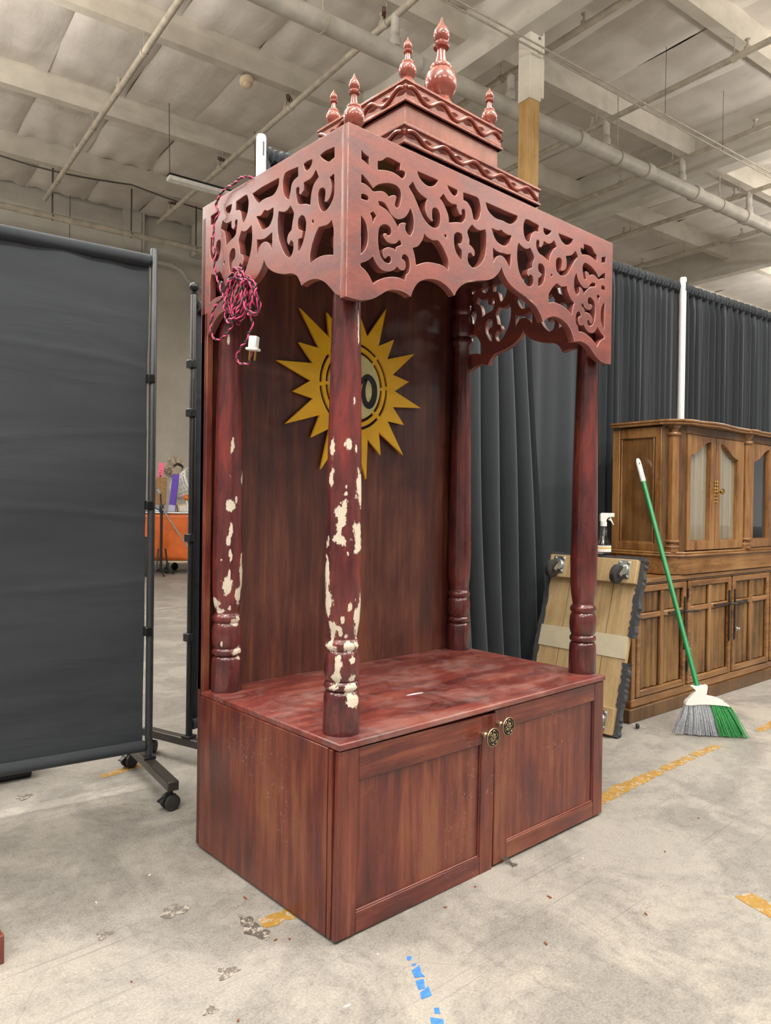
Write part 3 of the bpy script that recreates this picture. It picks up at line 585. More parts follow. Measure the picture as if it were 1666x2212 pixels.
# canopy fretwork
FR = json.loads('''{"FH":[[[0.0471,2.0472],[0.0563,2.0395],[0.0731,2.0358],[0.0725,2.0137],[0.0618,2.0184],[0.0476,2.0223]],[[0.1033,2.0346],[0.1195,2.0415],[0.1399,2.0558],[0.1853,2.0547],[0.184,2.0359],[0.1972,2.0384],[0.204,2.0337],[0.2009,2.0231],[0.1927,2.0151],[0.1745,2.0198],[0.155,2.0221],[0.1294,2.0189],[0.1043,2.0122]],[[0.2483,2.054],[0.2894,2.054],[0.3317,2.0532],[0.3254,2.0425],[0.3112,2.0308],[0.29,2.0252],[0.2706,2.0298],[0.2565,2.039]],[[0.0476,1.9849],[0.0573,1.9803],[0.0742,1.9706],[0.0892,1.9589],[0.1051,1.9733],[0.1269,1.9836],[0.1491,1.9896],[0.1701,1.9911],[0.1834,1.9855],[0.1896,1.9718],[0.1873,1.952],[0.181,1.9359],[0.1729,1.9312],[0.1663,1.9365],[0.1693,1.9493],[0.1724,1.9597],[0.1674,1.963],[0.1561,1.9602],[0.145,1.953],[0.1337,1.9591],[0.1178,1.9603],[0.0899,1.9514],[0.0775,1.9566],[0.0622,1.9619],[0.048,1.9615]],[[0.0482,1.9326],[0.0581,1.9359],[0.0703,1.9337],[0.0735,1.9277],[0.0705,1.9211],[0.0569,1.9207],[0.0485,1.9206]],[[0.1068,1.9303],[0.1167,1.9336],[0.131,1.9313],[0.1424,1.9216],[0.1522,1.9101],[0.1702,1.9031],[0.1882,1.9056],[0.2062,1.9164],[0.2177,1.9316],[0.2242,1.946],[0.2311,1.9365],[0.2376,1.92],[0.2386,1.9033],[0.2355,1.8854],[0.2273,1.87],[0.2172,1.871],[0.2076,1.8806],[0.2061,1.8911],[0.2093,1.8992],[0.1999,1.8991],[0.1868,1.8932],[0.182,1.8848],[0.1798,1.8794],[0.1704,1.8913],[0.1572,1.9032],[0.1393,1.9148],[0.1217,1.9193],[0.1107,1.9209]],[[0.0793,1.8913],[0.0902,1.8994],[0.1013,1.8904],[0.0943,1.8804],[0.0905,1.8701],[0.0867,1.8749],[0.0865,1.8829]],[[0.0486,1.8772],[0.0593,1.8698],[0.0686,1.8562],[0.0729,1.8366],[0.0724,1.8158],[0.0666,1.7982],[0.0578,1.7858],[0.0497,1.7793]],[[0.1103,1.8555],[0.1164,1.8676],[0.1289,1.876],[0.1432,1.877],[0.1529,1.8713],[0.1554,1.8612],[0.1517,1.8532],[0.1421,1.8496],[0.1356,1.8538],[0.1262,1.8502],[0.1295,1.8417],[0.1392,1.8335],[0.1537,1.8312],[0.1715,1.8356],[0.1827,1.8467],[0.1893,1.8472],[0.1927,1.8408],[0.1912,1.8356],[0.1765,1.8285],[0.1718,1.8178],[0.162,1.8202],[0.1475,1.8197],[0.1348,1.8148],[0.1254,1.8055],[0.1256,1.7961],[0.1305,1.7879],[0.1369,1.787],[0.1447,1.7971],[0.1527,1.7966],[0.1561,1.7891],[0.153,1.7801],[0.1435,1.776],[0.1291,1.7793],[0.1178,1.7896],[0.1112,1.8067],[0.1083,1.8293]],[[0.0493,1.7552],[0.0687,1.7642],[0.0823,1.7743],[0.0914,1.7834],[0.0978,1.7733],[0.1089,1.7618],[0.1216,1.7541],[0.1375,1.7534],[0.1551,1.7576],[0.1695,1.766],[0.1775,1.7757],[0.1891,1.7692],[0.2024,1.7709],[0.2095,1.781],[0.2086,1.7941],[0.2018,1.7985],[0.1945,1.8004],[0.1966,1.8093],[0.2048,1.8154],[0.2166,1.8116],[0.2243,1.7977],[0.2257,1.781],[0.2209,1.7678],[0.2126,1.7611],[0.2072,1.7448],[0.1862,1.747],[0.1602,1.7437],[0.1346,1.7359],[0.1127,1.7253],[0.0927,1.7106],[0.0864,1.7197],[0.0785,1.7295],[0.0677,1.7387],[0.0494,1.7472]],[[0.2322,2.0194],[0.2504,2.0017],[0.2696,1.9926],[0.289,1.9883],[0.284,1.9745],[0.2826,1.9568],[0.2899,1.9415],[0.3061,1.9322],[0.3139,1.9331],[0.3101,1.9433],[0.3091,1.958],[0.3125,1.9689],[0.3232,1.9736],[0.3359,1.9691],[0.3428,1.9559],[0.3421,1.9355],[0.3333,1.9207],[0.3171,1.9157],[0.2992,1.918],[0.2814,1.9269],[0.2654,1.9435],[0.2511,1.964],[0.2353,1.9839],[0.2173,2.0016]],[[0.3692,2.0506],[0.3916,2.0509],[0.4132,2.0496],[0.4127,2.0392],[0.4034,2.03],[0.3901,2.0313],[0.3768,2.0402]],[[0.3549,2.0231],[0.37,2.0102],[0.3888,2.0041],[0.4115,2.0072],[0.4129,1.9955],[0.4235,1.9829],[0.4331,1.983],[0.4321,1.9956],[0.4366,2.0021],[0.4463,2.0021],[0.4497,1.9901],[0.4469,1.975],[0.4336,1.9611],[0.4126,1.9568],[0.3788,1.9465],[0.3766,1.9625],[0.3669,1.9802],[0.3537,1.9955],[0.3396,2.0053]],[[0.4375,2.0503],[0.4687,2.0529],[0.5007,2.0529],[0.511,2.0439],[0.5162,2.0268],[0.5139,2.0049],[0.5061,1.9896],[0.4962,1.9837],[0.4841,1.985],[0.4798,1.9983],[0.4736,2.0123],[0.4575,2.0261],[0.4387,2.0286]],[[0.2786,1.8891],[0.2929,1.8828],[0.3143,1.8795],[0.334,1.8844],[0.347,1.8763],[0.362,1.8622],[0.3792,1.8383],[0.3779,1.81],[0.3555,1.8177],[0.33,1.8182],[0.2942,1.8137],[0.2664,1.8036],[0.2493,1.7948],[0.2455,1.8123],[0.2401,1.8281],[0.2347,1.839],[0.2551,1.8488],[0.2687,1.8644],[0.2761,1.8774]],[[0.3646,1.9116],[0.3703,1.9062],[0.3686,1.8989],[0.3592,1.9046]],[[0.402,1.9168],[0.4113,1.9269],[0.4227,1.9298],[0.4343,1.9276],[0.4384,1.9169],[0.4349,1.9031],[0.4272,1.8986],[0.4177,1.8963],[0.4236,1.8874],[0.4353,1.8812],[0.4367,1.8698],[0.436,1.852],[0.4223,1.8586],[0.4087,1.8722],[0.4014,1.8922]],[[0.4793,1.9679],[0.4906,1.9617],[0.5068,1.958],[0.527,1.9632],[0.5384,1.9693],[0.5437,1.9541],[0.5452,1.925],[0.5409,1.8972],[0.5331,1.8766],[0.5152,1.8565],[0.4933,1.8428],[0.4773,1.8426],[0.4633,1.8525],[0.461,1.8677],[0.4647,1.879],[0.4764,1.8832],[0.4866,1.875],[0.4924,1.8804],[0.4902,1.893],[0.48,1.9011],[0.4672,1.9058],[0.4677,1.9191],[0.4616,1.9306],[0.4593,1.9444]]],"FC":[[[0.5385,2.0507],[0.6122,2.0498],[0.6938,2.0514],[0.6918,2.0411],[0.6786,2.0264],[0.6611,2.017],[0.6413,2.0151],[0.6216,2.0167],[0.6002,2.0151],[0.5789,2.0162],[0.5577,2.0239],[0.545,2.0351]],[[0.5679,1.9808],[0.584,1.9796],[0.6031,1.9818],[0.6137,1.9873],[0.6268,1.9824],[0.6487,1.9798],[0.6654,1.9821],[0.66,1.9674],[0.6494,1.9523],[0.6343,1.9417],[0.6148,1.941],[0.5932,1.9466],[0.5781,1.9605]],[[0.5747,1.9231],[0.5875,1.9181],[0.6068,1.9159],[0.6283,1.9183],[0.6458,1.9183],[0.662,1.924],[0.6625,1.9014],[0.6599,1.8786],[0.6509,1.8877],[0.6397,1.8989],[0.6243,1.9063],[0.607,1.9064],[0.5902,1.8956],[0.58,1.8797]]],"FB":[[0.0045,1.6605],[0.0227,1.6596],[0.0494,1.6603],[0.0766,1.6656],[0.1011,1.6762],[0.1228,1.6899],[0.1416,1.702],[0.164,1.7101],[0.1902,1.713],[0.2102,1.7111],[0.2312,1.7049],[0.2354,1.7162],[0.2453,1.7341],[0.2639,1.7527],[0.2882,1.7645],[0.3129,1.7706],[0.3418,1.7717],[0.3677,1.7658],[0.3903,1.7552],[0.4065,1.7425],[0.4168,1.7593],[0.4356,1.7774],[0.4626,1.7922],[0.4981,1.8045],[0.4813,1.8012],[0.5214,1.8108],[0.5582,1.8208],[0.5831,1.8329],[0.6019,1.8492],[0.6123,1.8625],[0.6185,1.8735]],"SH":[[[0.1085,2.0564],[0.0899,2.0604],[0.0467,2.0581],[0.0461,2.0309],[0.0698,2.0271],[0.0894,2.0381],[0.1019,2.0482]],[[0.1832,2.0587],[0.1651,2.0603],[0.1436,2.0586],[0.1443,2.0474],[0.1543,2.0385],[0.1671,2.0345],[0.1777,2.0431]],[[0.1262,2.0248],[0.1132,2.0012],[0.133,1.9894],[0.1428,1.9743],[0.1474,1.9545],[0.1496,1.937],[0.1704,1.9466],[0.2047,1.956],[0.2131,1.974],[0.2177,1.9909],[0.2164,2.0029],[0.2057,2.0034],[0.2003,1.998],[0.2027,1.9848],[0.1946,1.9777],[0.1816,1.9861],[0.1805,2.0072],[0.1537,2.008],[0.1386,2.0138]],[[0.0467,1.9894],[0.0454,1.9505],[0.0487,1.9281],[0.0626,1.9117],[0.0817,1.9025],[0.0989,1.9074],[0.1116,1.9275],[0.1156,1.9511],[0.11,1.9673],[0.0977,1.968],[0.0853,1.9598],[0.0835,1.9444],[0.0871,1.9277],[0.0749,1.9256],[0.0608,1.9376],[0.0564,1.9568],[0.0616,1.976],[0.0665,1.9849]],[[0.208,2.0592],[0.2074,2.0327],[0.2277,2.0282],[0.2383,2.019],[0.2444,1.999],[0.2512,1.9821],[0.2624,1.9886],[0.2766,2.0055],[0.2829,2.0328],[0.2777,2.0534],[0.2668,2.0626]],[[0.2425,1.9623],[0.2257,1.9372],[0.2317,1.9139],[0.2356,1.893],[0.2518,1.8847],[0.2569,1.8671],[0.2484,1.854],[0.2377,1.8654],[0.2266,1.8548],[0.2262,1.8375],[0.2341,1.8238],[0.2476,1.8198],[0.2673,1.8334],[0.2875,1.8622],[0.3025,1.898],[0.3062,1.9342],[0.3011,1.9632],[0.2755,1.9544],[0.2561,1.9552]],[[0.1891,1.9207],[0.1748,1.9121],[0.1677,1.8933],[0.1712,1.8668],[0.1812,1.8448],[0.194,1.8296],[0.2034,1.8257],[0.205,1.8478],[0.2026,1.8595],[0.1867,1.8585],[0.1845,1.8764],[0.1952,1.8829],[0.2048,1.8864],[0.2078,1.9011],[0.2038,1.9155]],[[0.0546,1.8714],[0.0459,1.8427],[0.0471,1.8109],[0.0455,1.7784],[0.0743,1.7854],[0.1037,1.788],[0.1286,1.7849],[0.1462,1.7799],[0.1492,1.8003],[0.1396,1.8283],[0.125,1.8517],[0.1104,1.8673],[0.0906,1.865],[0.0688,1.865]],[[0.1386,1.8975],[0.1323,1.8898],[0.1357,1.8822],[0.142,1.8894]]],"SC":[[[0.3004,2.0581],[0.3028,2.039],[0.3168,2.024],[0.334,2.0179],[0.3634,2.0202],[0.3874,2.0207],[0.4055,2.0178],[0.4243,2.0333],[0.4423,2.0554],[0.3882,2.0589]],[[0.3274,1.982],[0.3297,1.9568],[0.3439,1.938],[0.3615,1.9329],[0.3854,1.9338],[0.401,1.9535],[0.4188,1.9816],[0.3925,1.9776],[0.3746,1.9874],[0.3566,1.9806]],[[0.3328,1.9123],[0.3322,1.8863],[0.3334,1.8639],[0.3425,1.8775],[0.3605,1.8918],[0.3845,1.8946],[0.4025,1.8842],[0.4125,1.865],[0.4149,1.8906],[0.4142,1.9121],[0.3908,1.9061],[0.3668,1.9049]]],"SB":[[-0.0103,1.6578],[0.0151,1.6658],[0.0387,1.6792],[0.058,1.6964],[0.0826,1.7163],[0.1124,1.7301],[0.1427,1.7352],[0.1683,1.7331],[0.1865,1.7286],[0.1948,1.7433],[0.2084,1.7602],[0.2329,1.7719],[0.266,1.7776],[0.3,1.7868],[0.335,1.8026],[0.359,1.8211],[0.3762,1.8441]]}''')
CX = .6185; CYM = .374
mirx = lambda L: [(CX+(CX-x)*(X1-CX)/(CX-X0), z) for x, z in L][::-1]
miry = lambda L: [(CYM+(CYM-y)*(Y1-CYM)/(CYM-Y0), z) for y, z in L][::-1]
fb = spl(FR['FB'], 4, 40, False)[:]; fb[0] = (X0, fb[0][1])
out = [(X0, Z1)]+fb+mirx(fb)[1:]+[(X1, Z1)]
holes = []
for h in FR['FH']: s = spl(h); holes += [s, mirx(s)]
for h in FR['FC']: holes.append(spl(h))
plate('front_valance', 'canopy_x', S, [out]+holes, .025, FRM(Y0+.0125), .0014, worn='edge', label='carved openwork front board with a cusped arch')
sb = [(max(y, .0158), z) for y, z in spl(FR['SB'], 4, 40, False)]
sbm = miry(spl(FR['SB'], 4, 40, False)); 
outs = [(.0158, Z1)]+sb+[(min(y, Y1), z) for y, z in sbm[1:]]+[(Y1, Z1)]
hs = []
for h in FR['SH']: s = spl(h); hs += [s, miry(s)]
for h in FR['SC']: hs.append(spl(h))
SIDE = lambda x: Matrix(((0, 0, 1, x), (1, 0, 0, 0), (0, 1, 0, 0), (0, 0, 0, 1)))
plate('side_valance', 'canopy_y', S, [outs]+hs, .022, SIDE(X0+.011), .0011, worn='edge')
plate('side_valance', 'canopy_y', S, [outs]+hs, .022, SIDE(X1-.011), .0011, worn='edge')
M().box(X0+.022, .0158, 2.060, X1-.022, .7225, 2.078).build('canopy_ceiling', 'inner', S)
# spire tiers with vine carving
def tier(x0, x1, y0, y1, zb, zf, zt, inset, nper, nper_y):
    t = M().box(x0+inset, y0+inset, zb, x1-inset, y1-inset, zf+.004).build('spire_tier', 'tier', S, .002)
    M().box(x0+.006, y0+.006, zf, x1-.006, y1-.006, zt).build('frieze_board', 'tier', t)
    e = M()
    for z, o in ((zf, .0), (zt-.009, .0)): e.box(x0-o, y0-o, z, x1+o, y1+o, z+.009)
    e.box(x0+.003, y0+.003, zf+.009, x1-.003, y1-.003, zf+.013).box(x0+.003, y0+.003, zt-.013, x1-.003, y1-.003, zt-.009)
    e.build('frieze_moulding', 'tier', t, .002)
    zm = (zf+zt)/2; am = (zt-zf)*.215
    def vine(fr, L, n):
        v = M(); st = int(n*28)
        v.tube([fr(L*(.02+.96*i/st), am*math.sin(2*math.pi*n*i/st+.5), .003) for i in range(st+1)], .0058, 8)
        k = int(2*n)
        for q in range(k):
            s = (q+.22)/(2*n); sg = 1 if q % 2 else -1
            c = L*(.02+.96*s)
            if not .02*L < c < .97*L: continue
            hh = -sg*am*.15
            le = [fr(c+L/(2*n)*dx, hh+sg*am*dy, h) for dx, dy, h in ((-.42, .35, 0), (-.1, .95, 0), (.36, .55, 0), (.05, -.25, 0), (-.02, .38, .010))]
            v.add(le, [(0, 1, 4), (1, 2, 4), (2, 3, 4), (3, 0, 4)])
        return v
    vine(lambda s, h, o: (x0+s, y0+.006-o, zm+h), x1-x0, nper).build('vine_carving', 'tier', t)
    vine(lambda s, h, o: (x0+.006-o, y0+s, zm+h), y1-y0, nper_y).build('vine_carving', 'tier', t)
    vine(lambda s, h, o: (x1-.006+o, y0+s, zm+h), y1-y0, nper_y).build('vine_carving', 'tier', t)
tier(.297, .958, .097, .735, 2.078, 2.187, 2.247, .018, 4.6, 4.4)
tier(.390, .865, .193, .648, 2.2, 2.383, 2.453, .014, 3.4, 3.2)
M().box(.40, .20, 2.45, .855, .64, 2.456).build('spire_top', 'tier', S)
FIN = [(.024, 0), (.025, .006), (.022, .012), (.017, .018), (.016, .022), (.021, .027), (.0265, .036), (.0285, .048), (.0265, .060), (.021, .068), (.0185, .070), (.0195, .073), (.0185, .077), (.011, .083), (.008, .096), (.0075, .106), (.0135, .109), (.0145, .113), (.0115, .117), (.0105, .119), (.0135, .125), (.0145, .132), (.0125, .139), (.008, .146), (.004, .152), (.0015, .160), (.0, .163)]
def finial(x, y, z, s, sz=1):
    M().lathe([(r*s, h*s*sz) for r, h in FIN], 32, T(x, y, z)).build('finial', 'tier', S)
finial(.074, .056, 2.112, 1.03, 1.0); M().box(.046, .028, 2.076, .102, .084, 2.114).build('finial_block', 'tier', S, .004)
finial(.425, .222, 2.453, 1.0, .92); finial(.828, .228, 2.453, 1.0, .92); finial(.427, .60, 2.453, .93, .92)
finial(.617, .262, 2.453, 1.95, 1.0); finial(.83, .605, 2.453, .93, .92)
# twisted pink and black flex with its plug, hung over the canopy
def cat3(P, sub=8):
    P = [Vector(p) for p in P]; out = []
    for i in range(len(P)-1):
        a, b = P[i], P[i+1]; p0 = P[max(0, i-1)]; p3 = P[min(len(P)-1, i+2)]
        for s in range(sub):
            t = s/sub; out.append(.5*((2*a)+(b-p0)*t+(2*p0-5*a+4*b-p3)*t*t+(3*a-p0-3*b+p3)*t**3))
    return out+[P[-1]]
rc = random.Random(11)
path = [(.12, .40, 2.083), (.06, .42, 2.09), (.0, .45, 2.106), (-.012, .4842, 2.112)]
path += [(-.013, y, z) for y, z in ((.5237, 2.1053), (.564, 2.1075), (.5949, 2.1011), (.619, 2.0855), (.6292, 2.0672), (.6145, 2.0453), (.6213, 2.033), (.6423, 2.0175), (.6415, 1.9852), (.6445, 1.9574), (.6328, 1.9188), (.6357, 1.8911), (.6277, 1.8537), (.6057, 1.8206), (.5911, 1.7928), (.5850, 1.7711))]
path += [(-.02, y, z) for y, z in ((.618, 1.7476), (.6351, 1.7152), (.6416, 1.6878), (.6338, 1.6616), (.605, 1.6429), (.5701, 1.6426), (.5363, 1.6528), (.5101, 1.6725), (.5005, 1.70))]
# loops of the bundle: a squashed hank hanging from the fretwork
for q in range(9):
    tilt = rc.uniform(-.25, .25); ry = rc.uniform(.040, .058); rz = rc.uniform(.058, .078); cy = .462+rc.uniform(-.020, .022); cz = 1.752+rc.uniform(-.014, .012)
    for s in range(8):
        a = math.pi*1.0+2*math.pi*s/8; yy = ry*math.cos(a); zz = rz*math.sin(a)
        path.append((-.018-.03*rc.random(), cy+yy*math.cos(tilt)-zz*math.sin(tilt)+rc.uniform(-.005, .005), cz+zz*math.cos(tilt)+yy*math.sin(tilt)))
for q in range(3):
    ry = rc.uniform(.022, .034); cy = .385+rc.uniform(-.012, .01); cz = 1.728+rc.uniform(-.008, .008)
    for s in range(8):
        a = math.pi*.8+2*math.pi*s/8; path.append((-.02-.03*rc.random(), cy+ry*math.cos(a)+.25*.05*math.sin(a), cz+.052*math.sin(a)))
path += [(-.03, y, z) for y, z in ((.3894, 1.7029), (.3889, 1.6799), (.3792, 1.6552), (.3848, 1.6366), (.403, 1.6265), (.4027, 1.6132), (.4305, 1.5993), (.4555, 1.5847), (.4648, 1.5675), (.4547, 1.5511), (.4229, 1.5418), (.3919, 1.5426), (.3861, 1.5599), (.384, 1.572))]
cp_ = cat3(path, 7)
cd_ = thing('power_cord', 'twisted pink and black cord bundled in a hank on the left canopy side', 'cord', (0, 0, 0))
s1, s2 = [], []; nrm = Vector((1, 0, 0)); dist = 0; prev = None; fine = []
for a, b in zip(cp_, cp_[1:]):
    n = max(1, int((b-a).length/.0028)); fine += [a+(b-a)*i/n for i in range(n)]
fine.append(cp_[-1])
for i, p in enumerate(fine):
    t = (fine[min(i+1, len(fine)-1)]-fine[max(i-1, 0)]).normalized(); nrm = nrm-t*nrm.dot(t)
    nrm = nrm.normalized() if nrm.length > 1e-5 else t.orthogonal().normalized(); bi = t.cross(nrm)
    if prev is not None: dist += (p-prev).length
    prev = p; a = dist*2*math.pi/.036; o = (nrm*math.cos(a)+bi*math.sin(a))*.0021
    s1.append(p+o); s2.append(p-o)
M().tube(s1, .0024, 6).build('pink_strand', 'pink', cd_); M().tube(s2, .0023, 6).build('black_strand', 'black', cd_)
pl = M().box(-.011, -.0125, 0, .011, .0125, .034).box(-.013, -.019, -.008, .013, .019, .0).build('plug', 'whiteplastic', cd_, .003, loc=(-.03, .374, 1.581), rot=(R2D(6), 0, R2D(30)))
for s in (-1, 1): M().lathe([(.0026, -.03), (.003, -.028), (.003, 0)], 10, T(0, s*.009, -.006)).build('pin', 'brass', pl)
# odds and ends lying on and under it
pp = M().prism([(.478, .243), (.50, .238), (.546, .2335), (.544, .241), (.515, .247), (.49, .247)], ZT+.0005, ZT+.0012).build('paper_scrap', 'paper'); tag(pp, 'thin white paper scrap lying on the shrine tabletop', 'paper')
tl = M()
for q in range(5):
    a = q*.8; tl.tube([(.672+.004*q, .0, .02), (.678+.006*q, -.012, .008), (.690+.01*math.cos(a), -.022-.004*q, .003), (.700+.008*math.sin(a), -.03+.01*math.cos(a), .003)], .0012, 5)
tag(tl.build('frayed_string', 'wire'), 'small frayed string poking out under the right shrine door', 'string')
# ================================================================ mobile screens
def caster(p, x, y, yaw, lever=True):
    c = M().lathe([(.010, .055), (.010, .085), (.016, .085), (.016, .09)], 12, T(x, y, 0)).build('caster', 'blackmetal', p)
    mx = T(x, y, 0) @ RZ(yaw)
    for s in (-1, 1):
        M().lathe([(.0, .009), (.018, .0095), (.021, .009), (.0285, .008), (.0295, .005), (.0295, -.005), (.0285, -.007), (.0, -.007)], 24, mx @ T(0, s*.0155, .0297) @ RX(90)).build('wheel', 'rubber', c)
    hood = M()
    pts = [(.031*math.cos(a), .031*math.sin(a)) for a in [math.pi*(.0+q/14) for q in range(15)]]
    pin = [(.026*math.cos(a), .026*math.sin(a)) for a in [math.pi*(1-q/14) for q in range(15)]]
    hood.prism(pts+pin, -.006, .006, lambda u, v, h: mx @ Vector((u, h, .0297+v))); hood.build('hood', 'blackmetal', c)
    if lever: M().box(-.012, -.012, -.003, .012, .012, .003, mx @ T(-.038, 0, .043) @ RY(-25)).build('brake_lever', 'blackmetal', c, .002)
def screen(name_label, px, py, ang, width, H, foot, ball, rod_top, mat_post, f0, f1, clips):
    t = thing('room_divider', name_label, 'screen', (px, py, 0), (0, 0, R2D(ang)))
    for x in ((0, -width) if not ball else (0, width)):
        p = M().lathe([(.0145, .125), (.0145, H), (.0125, H+.004)], 18, T(x, 0, 0)).build('post', mat_post, t)
        M().box(-.024, -.024, .112, .024, .024, .124, T(x, 0, 0)).build('base_plate', 'blackmetal', t, .002)
        M().box(x-.021, -f0, .078, x+.021, f1, .113).build('foot', 'footmetal', t, .004)
        caster(t, x, -f0+.035, 12); caster(t, x, f1-.035, 24)
        if ball:
            M().lathe([(.014, 0), (.016, .004), (.008, .01), (.006, .014)]+[(.021*math.sin(a), .034-.021*math.cos(a)) for a in [math.pi*q/12 for q in range(3, 13)]], 20, T(x, 0, H)).build('ball_finial', 'blackmetal', t)
        for cz in clips:
            M().box(x-.024, -.018, cz-.018, x+.006, .020, cz+.018).build('clip', 'blackmetal', t, .004)
    sg = 1 if ball else -1
    for z, r in ((rod_top, .024), (.165, .022)):
        M().tube([(sg*.0, 0, z), (sg*width, 0, z)], .011, 12).build('crossbar', 'blackmetal', t)
        M().tube([(sg*.018, 0, z), (sg*(width-.018), 0, z)], r, 16).build('sleeve', 'screen', t)
    def fn(u, v):
        x = sg*(.0185+(width-.037)*u); z = .165+(rod_top-.165)*v
        pull = .012*math.sin(3+u*9)*(1-v)**2*v*4
        y = .02+.006*math.sin(u*23+2*math.sin(v*3))*v**3+.004*math.sin(v*19+u*3)+.003*math.sin(u*60)*v**8-.018*v+pull*.3
        for cz, am, ph in ((.63, .004, .3), (.47, .0035, .0), (.35, .003, .5), (.78, .003, .9)):
            d = v-cz-.02*math.sin(u*5+ph*7); y -= am*math.exp(-(d/.006)**2)
        return (x, y, z)
    M().grid(60, 160, fn).build('fabric_panel', 'screen', t)
    return t
screen('tall charcoal fabric screen on casters at the left edge', .105, 1.330, -7.5, 1.75, 2.13, .38, False, 2.085, 'greymetal', .30, .30, (1.62, 1.12, .62))
screen('charcoal fabric screen with a ball-topped post, mostly hidden behind the shrine', .352, 1.468, 16, 1.2, 2.03, .3, True, 1.985, 'blackmetal', .28, .28, (1.73, 1.52, .98, .55))
# ================================================================ pipe and drape
BY = 1.41; DH = 2.68
def drape(label, b0, b1, fold, amp, nx, slant=0., hem=.02, dy=0., top=DH, sharp=False):
    L = b1-b0
    rn = random.Random(int(b0*100)); ph = [rn.uniform(0, 6) for _ in range(4)]
    def fn(u, v):
        z = hem+(top-hem)*v; x = L*u
        w = x
        a = amp*(.55+.45*math.sin(2.1*x+ph[0]))*(1 if v < .96 else .6)
        y = a*math.sin(2*math.pi*w/fold+1.3*math.sin(3.3*w+ph[1])+.35*math.sin(5*v+ph[2]))+a*.35*math.sin(2*math.pi*w/fold*2.3+ph[3])
        if sharp:
            q = w+.05*math.sin(2.2*w+ph[0])+.02*math.sin(6*w+1.5*v)
            y = -amp*(abs(math.sin(math.pi*q/fold))**.55*2-1)*(.6+.4*math.sin(3.1*w+ph[1]))+.01*math.sin(7*v+9*w)
        if v > .985: y += .01*math.sin(x*90)
        return (x+slant*u*(1-v)**1.3, y+dy-(.05*(1-v)*u if slant else 0), z)
    t = thing('drape', label, 'curtain', B(b0, BY), (0, 0, TH), 'black drapes of the partition')
    M().grid(nx, 40, fn).build('cloth', 'drape', t)
    def sl(u, v):
        a = 2*math.pi*v; r = .030+.0045*math.sin(u*L*190+4*math.sin(u*L*7))+.003*math.sin(u*L*67)
        return (L*u, dy+r*math.cos(a), top+.004+r*math.sin(a)*1.15)
    M().grid(int(L*200), 8, sl).build('rod_pocket', 'drape', t)
drape('black drape with deep slanting folds, right behind the shrine back', .47, 2.15, .115, .055, 420, .16, sharp=True)
drape('flat hanging black drape seen between the two right shrine columns', 2.06, 2.84, .33, .012, 90, 0, dy=.085)
drape('black gathered drape between the shrine canopy and the white upright', 2.80, 3.68, .075, .026, 240)
drape('black gathered drape right of the white upright, behind the china cabinet', 3.72, 7.5, .085, .026, 600)
for bx, lab in ((.447, 'white drape upright pole sticking up behind the canopy left'), (3.685, 'white drape upright pole above the china cabinet')):
    t = thing('drape_upright', lab, 'pole', B(bx, BY-.035), (0, 0, TH), 'white drape uprights')
    M().lathe([(.022, .01), (.022, 2.735), (.019, 2.745)], 18).build('pole', 'whitepole', t)
    M().box(-.2, -.1, 0, .2, .14, .01).build('base_plate', 'whitepole', t)
    M().box(-.003, -.024, 2.65, .003, -.021, 2.71).build('slot', 'greymetal', t)
# ================================================================ sideboard and china cabinet
FA = (0, 0, R2D(-2.25))
SB = thing('sideboard', 'long walnut sideboard with panelled doors and iron hardware under the china cabinet', 'sideboard', (2.38, .535, 0), FA)
LW = 2.28
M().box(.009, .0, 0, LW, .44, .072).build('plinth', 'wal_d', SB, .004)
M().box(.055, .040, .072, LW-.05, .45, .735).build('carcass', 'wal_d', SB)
M().box(.050, .045, .072, .068, .45, .735).build('side_panel', 'wal_v', SB, .002)
M().box(.050, .016, .072, LW-.05, .045, .117).build('bottom_rail', 'wal_x', SB, .006)
M().box(.050, .016, .117, .085, .045, .735).build('corner_stile', 'wal_v', SB, .004)
M().prism([(.046, .735), (.036, .745), (.036, .757), (LW, .757), (LW, .735)], .004, .46, lambda a, b, h: (a, h, b)).build('top_board', 'wal_x', SB, .003)
M().box(.045, .012, .722, LW-.04, .05, .737).build('top_moulding', 'wal_d', SB, .003)
def sdoor(x0, x1, left_hinge, strap):
    z0, z1 = .121, .720; fw = .036; y = .010
    d = M().box(x0, y, z0, x0+fw, y+.022, z1).box(x1-fw, y, z0, x1, y+.022, z1).box(x0+fw, y, z0, x1-fw, y+.022, z0+fw).box(x0+fw, y, z1-fw, x1-fw, y+.022, z1).build('door', 'wal_x', SB, .006)
    xm = (x0+x1)/2
    M().box(xm-.017, y+.003, z0+fw, xm+.017, y+.022, z1-fw).build('mullion', 'wal_v', d, .006)
    M().box(x0+fw, y+.001, .538, xm-.017, y+.022, .570).box(xm+.017, y+.001, .538, x1-fw, y+.022, .570).build('crossbar', 'wal_x', d, .008)
    for a, b in ((x0+fw, xm-.017), (xm+.017, x1-fw)):
        for c, e in ((z0+fw, .538), (.570, z1-fw)):
            M().box(a, y+.026, c, b, y+.030, e).build('panel', 'wal_p', d)
            n = 3
            for q in range(n):
                w0 = a+(b-a)*q/n; w1 = a+(b-a)*(q+1)/n
                cs = [(w0+(w1-w0)*i/8, y+.027-.014*math.sin(math.pi*i/8)**.6) for i in range(9)]
                M().prism(cs, c+.004, e-.004).build('reed', 'wal_p', d)
    for (a, b, c, e) in strap: M().box(a, y-.008, c, b, y+.002, e).build('iron_strap', 'iron', d, .002)
    return d
d = sdoor(.090, .604, 1, [(.400, .60, .545, .560), (.570, .584, .33, .632)])
M().tube([(.577, .002, .55), (.60, -.026, .552), (.66, -.03, .548)], .007, 8).build('pull', 'iron', d)
